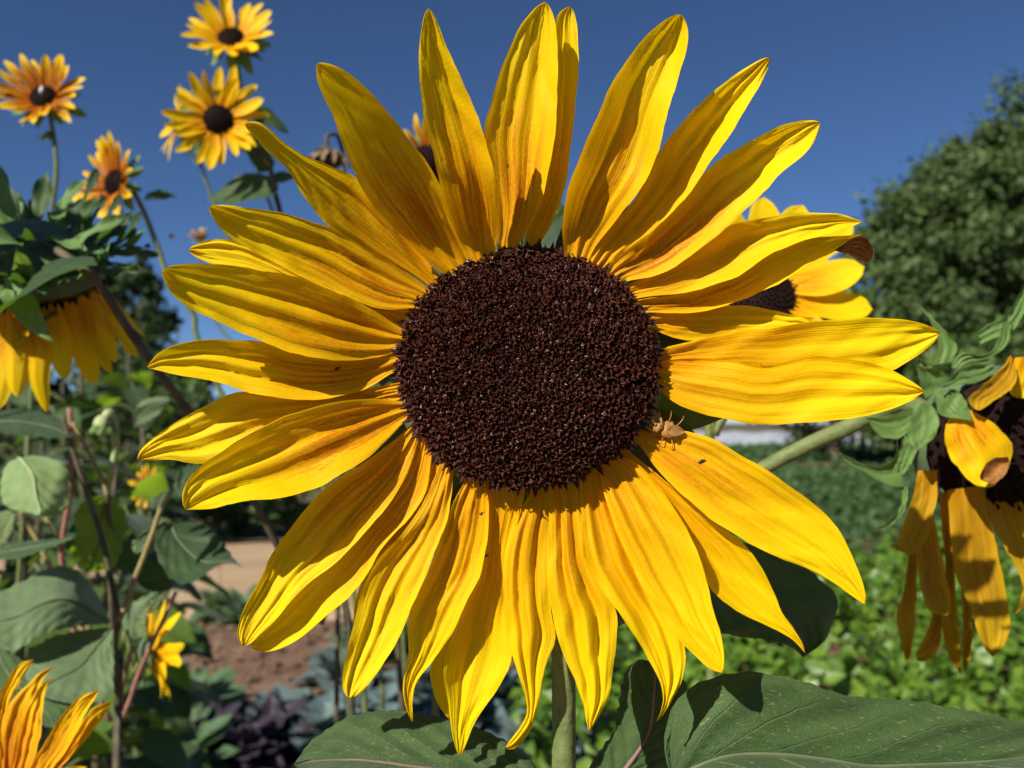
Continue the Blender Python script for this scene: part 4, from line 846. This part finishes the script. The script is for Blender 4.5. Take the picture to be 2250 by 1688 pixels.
wb('H', (1545, 250), [(1130, 690), (1150, 620), (1220, 570), (1340, 612), (1420, 585), (1470, 500), (1520, 330)], [(1180, 700), (1250, 650), (1400, 630), (1500, 565), (1575, 490), (1550, 380)], .42, .004)
wb('H', (1050, 840), [(1430, 640), (1250, 660), (1160, 700), (1120, 780)], [(1440, 710), (1360, 790), (1250, 812), (1150, 822)], .41, .010)
wb('H', (1292, 1080), [(990, 870), (1030, 980), (1020, 1020), (1100, 1055), (1200, 1062)], [(1150, 845), (1220, 900), (1258, 990)], .405, .006)
wb('H', (890, 1292), [(860, 950), (830, 1080), (798, 1180), (850, 1270)], [(970, 950), (1035, 1020), (1042, 1120), (1000, 1215)], .405, .008)
wb('H', (1690, 80), [(1325, 430), (1400, 370), (1530, 310), (1580, 230), (1640, 120)], [(1340, 520), (1420, 480), (1560, 445), (1640, 340), (1700, 200)], .425, .004)
wb('H', (235, 1275), [(730, 1180), (740, 1320), (640, 1420), (520, 1405), (400, 1360), (310, 1300)], [(780, 1560), (640, 1545), (500, 1450), (420, 1420), (320, 1335)], .418, .006, .5)
wb('H', (500, 1050), [(840, 980), (760, 1010), (640, 1045)], [(840, 1120), (780, 1195), (700, 1215), (600, 1190), (540, 1110)], .43, .002)
wb('I', (955, 442), [(1215, 60), (1212, 140), (1208, 230), (1165, 310), (1075, 390)], [(1290, 80), (1270, 190), (1235, 285), (1180, 350), (1090, 420)], .42, .004, .6)
wb('H', (742, 1488), [(790, 1170), (745, 1300), (728, 1400)], [(880, 1290), (835, 1400), (795, 1465)], .412, .004)
wb('H', (1580, 1010), [(1180, 840), (1300, 830), (1400, 900)], [(1100, 900), (1200, 1000), (1350, 1040)], .432, .0)
wst = [W(2120, 960, .455), W(2000, 890, .462), W(1930, 905, .462), W(1850, 945, .462), W(1760, 985, .465), W(1660, 1040, .468), W(1500, 1140, .47), W(1330, 1260, .47), W(1240, 1480, .47), W(1237, 1800, .465), WB]
wstem = tube('stem', wst, [.006, .0055, .0048, .0045, .0042, .004, .004, .004, .004, .005, .006], M['stem'], WD, 12, 70)
V = []; F = []; cs = smooth_curve(wst, 200)
for k in range(1400):
    i = rg.randrange(15, 120); t = (cs[i + 1] - cs[i]).normalized(); o_ = t.orthogonal().normalized(); an = rg.uniform(0, 6.28)
    q = (o_ * math.cos(an) + t.cross(o_) * math.sin(an)); p = cs[i] + (cs[i + 1] - cs[i]) * rg.random() + q * .0040
    e_ = p + q * rg.uniform(.001, .003); s_ = q.cross(t) * .00009
    m = len(V); V += [p - s_, p + s_, e_]; F += [(m, m + 1, m + 2)]
o = obj('stem_hairs', V, F, M['hair'], wstem, smooth=False); o['kind'] = 'stuff'

# ------------------------------------------------------------------ large flower cut by the lower left corner
lc = W(25, 1765, .42)
LB = Vector((lc.x, lc.y + .03, 0)); LF_ = thing('corner_sunflower', 'orange-yellow sunflower cut off by the lower left corner', 'sunflower', LB, 'sunflowers beside the main one')
ln = Vector((.1, -.62, .78)).normalized()
V, F = disc_geo(lc, ln, .022, random.Random(19), .3); obj('disc', V, F, M['floret_dark'], LF_, smooth=False)
def lp(tip, L, Rr, d, cup=0., mat='petal', **k):
    return petal(LF_, 'J', tip, L, Rr, 0., cup, .3, .14, mat=mat, dbase=d, seed=500 + len(LF_.children) * 3, n=28, m=19, **k)
M['petal_corner'] = petal_mat('petal_orange', (.86, .50, .004), (.88, .42, .003), (.86, .22, .004), (.48, .10, .006), 1.2, .8)
lp((276, 797), [(-60, 1900), (-70, 1400), (-20, 1120), (60, 940), (130, 845), (200, 803)], [(40, 1900), (20, 1500), (50, 1200), (130, 1020), (205, 900), (250, 830)], .425, -.01, 'petal_corner')
lp((442, 845), [(0, 1900), (0, 1500), (10, 1350), (60, 1180), (130, 1070), (230, 985), (330, 885)], [(120, 1900), (200, 1500), (280, 1250), (300, 1100), (310, 1010), (370, 905)], .42, -.012, 'petal_corner')
lp((432, 937), [(60, 1900), (110, 1500), (180, 1250), (260, 1090), (350, 965)], [(160, 1900), (320, 1450), (335, 1250), (348, 1100), (380, 990)], .415, -.012, 'petal_corner')
lp((787, 1040), [(90, 1900), (250, 1640), (330, 1500), (430, 1330), (500, 1230), (580, 1130), (680, 1062)], [(180, 1920), (440, 1640), (540, 1500), (625, 1340), (705, 1180), (760, 1095)], .412, -.004, 'petal_corner')
lp((892, 1135), [(120, 1920), (430, 1640), (540, 1490), (630, 1330), (720, 1190), (800, 1152)], [(200, 1930), (480, 1659), (610, 1520), (710, 1400), (810, 1270), (865, 1180)], .420, -.004, 'petal_corner')
lp((698, 1650), [(160, 1900), (440, 1700), (540, 1652), (640, 1632)], [(170, 1950), (500, 1790), (620, 1720), (680, 1670)], .41, .002, 'petal')
for k in range(8):
    a = 3.3 + k * .36; rad = Vector((math.cos(a), math.sin(a) * .8, math.sin(a) * .6))
    leaf_at(PM['petal'][k % 6], lc + rad * .018, rad, ln, .06, LF_, 'petal')
tube('stem', [lc - ln * .015, lc + Vector((0, .03, -.06)), LB], [.004, .004, .006], M['stem'], LF_, 8)

# ------------------------------------------------------------------ branching plant with grey leaves, left
PB = down(262, 1700, .66)
PL = thing('branching_sunflower_plant', 'leafless-topped branching sunflower plant with large grey-green leaves at lower left', 'plant', PB, 'leafy sunflower plants')
PL['label'] = 'branching plant at lower left with large grey-green leaves and forked stems'
def kst(name, frame, pts, d, r, mat, ends=None):
    q = [W(*p, dd) for p, dd in zip(fx(frame, pts), (d if isinstance(d, (list, tuple)) else [d] * len(pts)))]
    if ends is not None: q.append(ends)
    return tube(name, q, r, M[mat], PL, 8, 36)
kst('stem', 'K', [(510, 120), (560, 300), (640, 560), (720, 800), (830, 1130), (890, 1400), (945, 1659), (960, 1760), (930, 2000), (960, 2500), (950, 2950)], .66, [.0014, .0018, .0022, .0024, .0026, .0028, .004], 'stem_dark', PB)
kst('stem', 'K', [(560, 60), (590, 330), (572, 500), (560, 800), (512, 1090), (500, 1330), (560, 1700), (700, 2200), (900, 2600)], .74, [.0022, .0024, .0024, .0022], 'stem_red')
kst('stem', 'K', [(590, 180), (720, 430), (830, 640), (872, 770)], .70, [.0016, .0020], 'stem_tan')
kst('stem', 'K', [(1400, 720), (1300, 890), (1235, 1080), (1160, 1280), (1080, 1480), (1020, 1660), (965, 1780)], .65, [.0018, .0022, .0026], 'stem_tan')
kst('stem', 'J', [(1060, 690), (1010, 850), (962, 1060), (965, 1200)], .68, [.0022, .0024], 'stem_tan')
kst('stem', 'J', [(1400, 260), (1280, 520), (1110, 890), (1040, 1100), (975, 1260)], .70, [.0016, .0022], 'stem_red')
kst('stem', 'K', [(150, 860), (220, 1000), (300, 1130), (480, 1500), (900, 2300)], .76, [.002, .0026], 'stem_tan')
kst('stem', 'K', [(370, 950), (470, 1120), (520, 1330), (900, 2300)], .78, [.002, .0026], 'stem_tan')
sleaf(PL, 'K', (300, 930), [(140, 470), (60, 500), (10, 620), (5, 780), (50, 870), (180, 900)], [(160, 470), (260, 440), (420, 470), (545, 520), (560, 700), (555, 880), (430, 945)], .66, .62, .015, .02, 0, 'leaf_pale', 5, 8, 1, .01)
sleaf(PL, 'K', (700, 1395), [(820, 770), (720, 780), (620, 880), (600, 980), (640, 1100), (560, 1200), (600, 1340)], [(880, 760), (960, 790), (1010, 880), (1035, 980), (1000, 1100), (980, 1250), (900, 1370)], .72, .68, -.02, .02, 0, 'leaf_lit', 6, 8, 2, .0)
sleaf(PL, 'K', (1978, 1358), [(1440, 955), (1500, 955), (1620, 1000), (1730, 1060), (1800, 1150), (1860, 1240), (1920, 1315)], [(1380, 1000), (1250, 1100), (1270, 1250), (1340, 1400), (1470, 1500), (1600, 1460), (1680, 1390), (1800, 1320), (1900, 1325)], .66, .60, .02, -.02, 0, 'leaf_dark', 7, 9, 3, .0)
sleaf(PL, 'J', (-260, 560), [(880, 490), (780, 300), (740, 220), (640, 90), (480, 45), (300, 110), (130, 200), (0, 260), (-200, 400)], [(850, 510), (650, 520), (420, 560), (250, 640), (120, 740), (0, 700), (-200, 650)], .62, .56, .06, -.02, 0, 'leaf_grey', 7, 12, 4, .01)
sleaf(PL, 'J', (300, 1080), [(880, 545), (830, 545), (600, 570), (400, 620), (270, 700), (190, 790), (200, 950)], [(905, 560), (900, 700), (905, 850), (900, 1050), (840, 1110), (740, 1150), (560, 1150)], .61, .54, .02, -.02, 0, 'leaf_grey', 7, 12, 5, .01)
sleaf(PL, 'J', (430, 1340), [(-60, 700), (-120, 900), (-40, 1120), (200, 1290)], [(0, 690), (150, 780), (350, 930), (560, 1120), (520, 1270)], .60, .52, .0, .0, 0, 'leaf', 6, 10, 6, .0)
sleaf(PL, 'K', (595, 292), [(-150, 130), (100, 70), (300, 80), (480, 150)], [(-150, 230), (150, 272), (350, 302), (520, 305)], .72, .66, .03, -.03, 0, 'leaf_dark', 4, 8, 7)
sleaf(PL, 'K', (120, 930), [(-60, 1150), (-60, 1000), (-40, 920), (60, 888)], [(-40, 1190), (10, 1180), (85, 1090), (150, 960)], .74, .70, .0, .0, 0, 'leaf_pale', 4, 6, 8)
sleaf(PL, 'K', (625, 1108), [(-60, 1210), (100, 1150), (300, 1135), (480, 1122)], [(-60, 1290), (150, 1282), (350, 1215), (520, 1150)], .64, .60, .02, -.02, 0, 'leaf', 4, 8, 9)
sleaf(PL, 'J', (1385, 200), [(980, 620), (968, 480), (1020, 370), (1150, 290), (1300, 232)], [(1120, 640), (1150, 560), (1220, 420), (1320, 310)], .86, .88, .0, .0, 0, 'leaf_grey', 4, 8, 10)
sleaf(PL, 'K', (1640, 480), [(1420, 780), (1410, 700), (1430, 620), (1500, 550), (1570, 500)], [(1500, 790), (1560, 690), (1620, 560)], .86, .88, .0, .0, 0, 'leaf', 4, 8, 11)
sleaf(PL, 'K', (1385, 715), [(1190, 890), (1190, 820), (1270, 770)], [(1260, 905), (1340, 850), (1372, 780)], .82, .84, .0, .0, 0, 'leaf_grey', 4, 8, 12)
sleaf(PL, 'K', (1100, 1250), [(1340, 960), (1180, 1050), (1080, 1130), (1070, 1200)], [(1340, 990), (1260, 1100), (1180, 1220)], .68, .66, .0, .0, 0, 'leaf_grey', 4, 8, 13)
sleaf(PL, 'M', (890, 1640), [(1130, 1430), (1050, 1420), (940, 1450), (880, 1540)], [(1130, 1450), (1060, 1530), (980, 1600)], 1.0, 1.0, .0, .0, 0, 'leaf_grey', 4, 8, 14)
sleaf(PL, 'K', (1090, 1450), [(1300, 1300), (1190, 1290), (1160, 1380)], [(1400, 1500), (1300, 1560), (1180, 1540)], .72, .72, .0, .0, 0, 'leaf_dark', 4, 8, 15)
# nodding bud
nb = thing('nodding_bud', 'pale green nodding bud on a hooked stalk at left', 'bud', down(250, 1200, .72))
tube('stem', [W(230, 924, .69), W(240, 908, .692), W(252, 930, .695), W(254, 985, .70), W(246, 1030, .70), W(236, 1086, .705)], [.0046, .0038, .0032, .0028, .0026, .0024], M['bud'], nb, 10, 40)
tube('stem', [W(236, 1080, .705), W(240, 1200, .715), W(250, 1450, .72), W(256, 1700, .72), nb.location], [.0024, .0026, .003, .005], M['stem_dark'], nb, 8, 30)
bc = W(226, 935, .688)
V = []
for i in range(8):
    for j in range(14):
        t = i / 7 * math.pi; a = j / 14 * 6.2832; r = .0075 * math.sin(t) ** .8 * (1 + .08 * math.cos(a * 7)); V.append(bc + Vector((math.cos(a) * r * .9, math.sin(a) * r, math.cos(t) * .0088)))
obj('bud_head', V, grid_faces(8, 14, True), M['bud'], nb)
for k in range(9):
    a = k * .7; leaf_at(BR[k % 3], bc + Vector((math.cos(a) * .005, math.sin(a) * .005, .003)), (math.cos(a) * .5, math.sin(a) * .5, -1), (math.cos(a), math.sin(a), .2), .013, nb, 'bract')
# leafy plants filling the shade at the left
def leafy_plant(label, base, h, nl, size, seed, mats=('leaf_dark', 'leaf')):
    rgm = random.Random(seed); e = thing('leafy_sunflower_plant', label, 'plant', base, 'leafy sunflower plants'); b = Vector(base)
    top = b + Vector((rgm.uniform(-.05, .05), rgm.uniform(-.05, .05), h))
    tube('stem', [b, (b + top) / 2 + Vector((rgm.uniform(-.03, .03), 0, 0)), top], [.011, .008, .004], M['stem_dark'], e, 8)
    for i in range(nl):
        t = .15 + .85 * i / nl; p = b.lerp(top, t); a = i * 2.4 + rgm.uniform(-.3, .3); d = Vector((math.cos(a), math.sin(a), rgm.uniform(-.1, .5))).normalized()
        ln_ = size * rgm.uniform(.4, .8); q = p + d * ln_
        tube('petiole', [p, p.lerp(q, .5) + Vector((0, 0, .02)), q], [.003, .002], M['stem'], e, 5, 8)
        leaf_at(LEAF[mats[rgm.randrange(len(mats))]][rgm.randrange(4)], q, d + Vector((0, 0, -.35)), Vector((0, 0, 1)) + Vector((rgm.uniform(-.5, .5), rgm.uniform(-.6, .2), 0)), size * rgm.uniform(.7, 1.15), e)
    return e
for i, (px, d, top, lb) in enumerate([(60, 1.6, 800, 'leafy plant in the shade below the drooping sunflower'), (200, 1.9, 790, 'leafy plant in the shade beside the nodding bud'), (330, 1.7, 880, 'leafy plant in the shade behind the tiny orange sunflower'),
        (330, 2.6, 850, 'leafy plant in the shade just left of the middle left petals'), (150, 2.4, 760, 'farther leafy plant behind the nodding bud'), (300, 2.6, 770, 'farther leafy plant under the leaning stem'), (20, 2.2, 760, 'leafy plant at the left edge behind the drooping petals'),
        (270, 1.6, 1130, 'low leafy plant behind the large dark pointed leaf'), (90, 1.3, 1150, 'low leafy plant behind the pale folded leaf'), (250, 1.25, 1010, 'leafy plant just right of the forked stems'), (240, 1.45, 1240, 'low leafy plant behind the two grey leaves'), (10, 1.1, 960, 'leafy plant at the left edge under the drooping petals')]):
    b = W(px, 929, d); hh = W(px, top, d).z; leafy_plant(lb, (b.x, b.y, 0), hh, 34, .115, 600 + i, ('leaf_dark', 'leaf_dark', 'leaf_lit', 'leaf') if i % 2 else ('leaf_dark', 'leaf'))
# ------------------------------------------------------------------ small creatures and specks
def cast(px, py):
    """nearest surface of the main flower under a photo position"""
    dg = bpy.context.evaluated_depsgraph_get(); d = (W(px, py, 1) - CAM).normalized()
    hit, loc, nr, *_ = scene.ray_cast(dg, CAM, d); return (loc, nr) if hit else (W(px, py, D0), -CF)
bpy.context.view_layer.update()
bgp, _n = cast(1468, 946); bgp = bgp - CF * .0016
bug = thing('ambush_bug', 'small crumpled tan insect sitting at the lower right edge of the disc', 'insect', bgp)
def blob(name, c, ax, r, mat, parent, lump=.15, seed=0, seg=12):
    rg_ = random.Random(seed); V = []
    for i in range(7):
        for j in range(seg):
            t = i / 6 * math.pi; a = j / seg * 6.2832; k = 1 + lump * rg_.uniform(-1, 1)
            V.append(c + ax[0] * (r[0] * math.cos(t)) + ax[1] * (r[1] * max(math.sin(t), .02) * math.cos(a) * k) + ax[2] * (r[2] * max(math.sin(t), .02) * math.sin(a) * k))
    return obj(name, V, grid_faces(7, seg, True), mat, parent, smooth=False)
ax = ((CR * .94 - CU * .34).normalized(), (CU * .94 + CR * .34).normalized(), -CF)
blob('abdomen', bgp, ax, (.0034, .0026, .0014), M['bug'], bug, .42, 1)
blob('thorax', bgp - ax[0] * .0038 + ax[2] * .0006, ax, (.0018, .0022, .0013), M['bug'], bug, .42, 2)
blob('head', bgp - ax[0] * .0060, ax, (.0010, .0008, .0007), M['bug'], bug, .2, 3)
WING = leaf_mesh('wing', M['bug'], 1, .6, .3, .1, 0, 3, .06, False, 2, 8, 5)
leaf_at(WING, bgp - ax[0] * .001 + ax[2] * .0016, ax[0] + ax[1] * .25, ax[2], .0060, bug, 'wing'); leaf_at(WING, bgp - ax[0] * .004 + ax[2] * .0012, -ax[0] * .6 + ax[1] * 1.0, ax[2], .0055, bug, 'wing')
for s in (-1, 1):
    for k in range(3):
        p = bgp + ax[0] * (-.004 + .0028 * k) + ax[1] * s * .002; tube('leg', [p, p + ax[1] * s * .0024 + ax[2] * .001 + ax[0] * (k - 1) * .001, p + ax[1] * s * .0042 - ax[2] * .0012 + ax[0] * (k - 1) * .0016], [.00018, .00012], M['bug'], bug, 5, 8)
bpy.context.view_layer.update()
for px, py, s, lb in [(1540, 1014, .0008, 'tiny dark speck on the broad lower right petal'), (1058, 1128, .0006, 'tiny black speck on the lower petal left of the stem'), (740, 811, .0007, 'tiny dark speck on the middle left petal'), (1068, 1221, .0005, 'tiny black speck between two lower petals'), (870, 768, .0012, 'small dark beetle at the left edge of the disc')]:
    loc, nr = cast(px, py); e = thing('tiny_beetle', lb, 'insect', loc, 'specks on the petals')
    a2 = ((CR + CU * .4).normalized(), (CU - CR * .4).normalized(), -CF); blob('body', loc - CF * s * .4, a2, (s * 1.3, s * .75, s * .6), M['black'], e, .08, 1, 8); blob('head', loc - CF * s * .4 + a2[0] * s * 1.4, a2, (s * .5, s * .45, s * .4), M['black'], e, .05, 2, 8)
wi = W(91, 197, .955)
e = thing('white_insect', 'shiny white insect on the disc of the upper left sunflower', 'insect', wi)
blob('body', wi, ((CU + CR * .3).normalized(), CR, -CF), (.0042, .0020, .0018), M['white'], e, .06, 4); blob('head', wi - CU * .006, (CU, CR, -CF), (.002, .0018, .0018), M['black'], e, .05, 5)
fi = W(377, 521, 1.1); e = thing('flying_insect', 'tiny brown insect flying against the sky at left', 'insect', fi)
blob('body', fi, (CR, CU, -CF), (.0035, .002, .002), M['bug'], e, .1, 6); leaf_at(WING, fi, (.3, -.2, 1), (0, -1, 0), .005, e, 'wing'); leaf_at(WING, fi, (-.5, -.2, .8), (0, -1, 0), .005, e, 'wing')
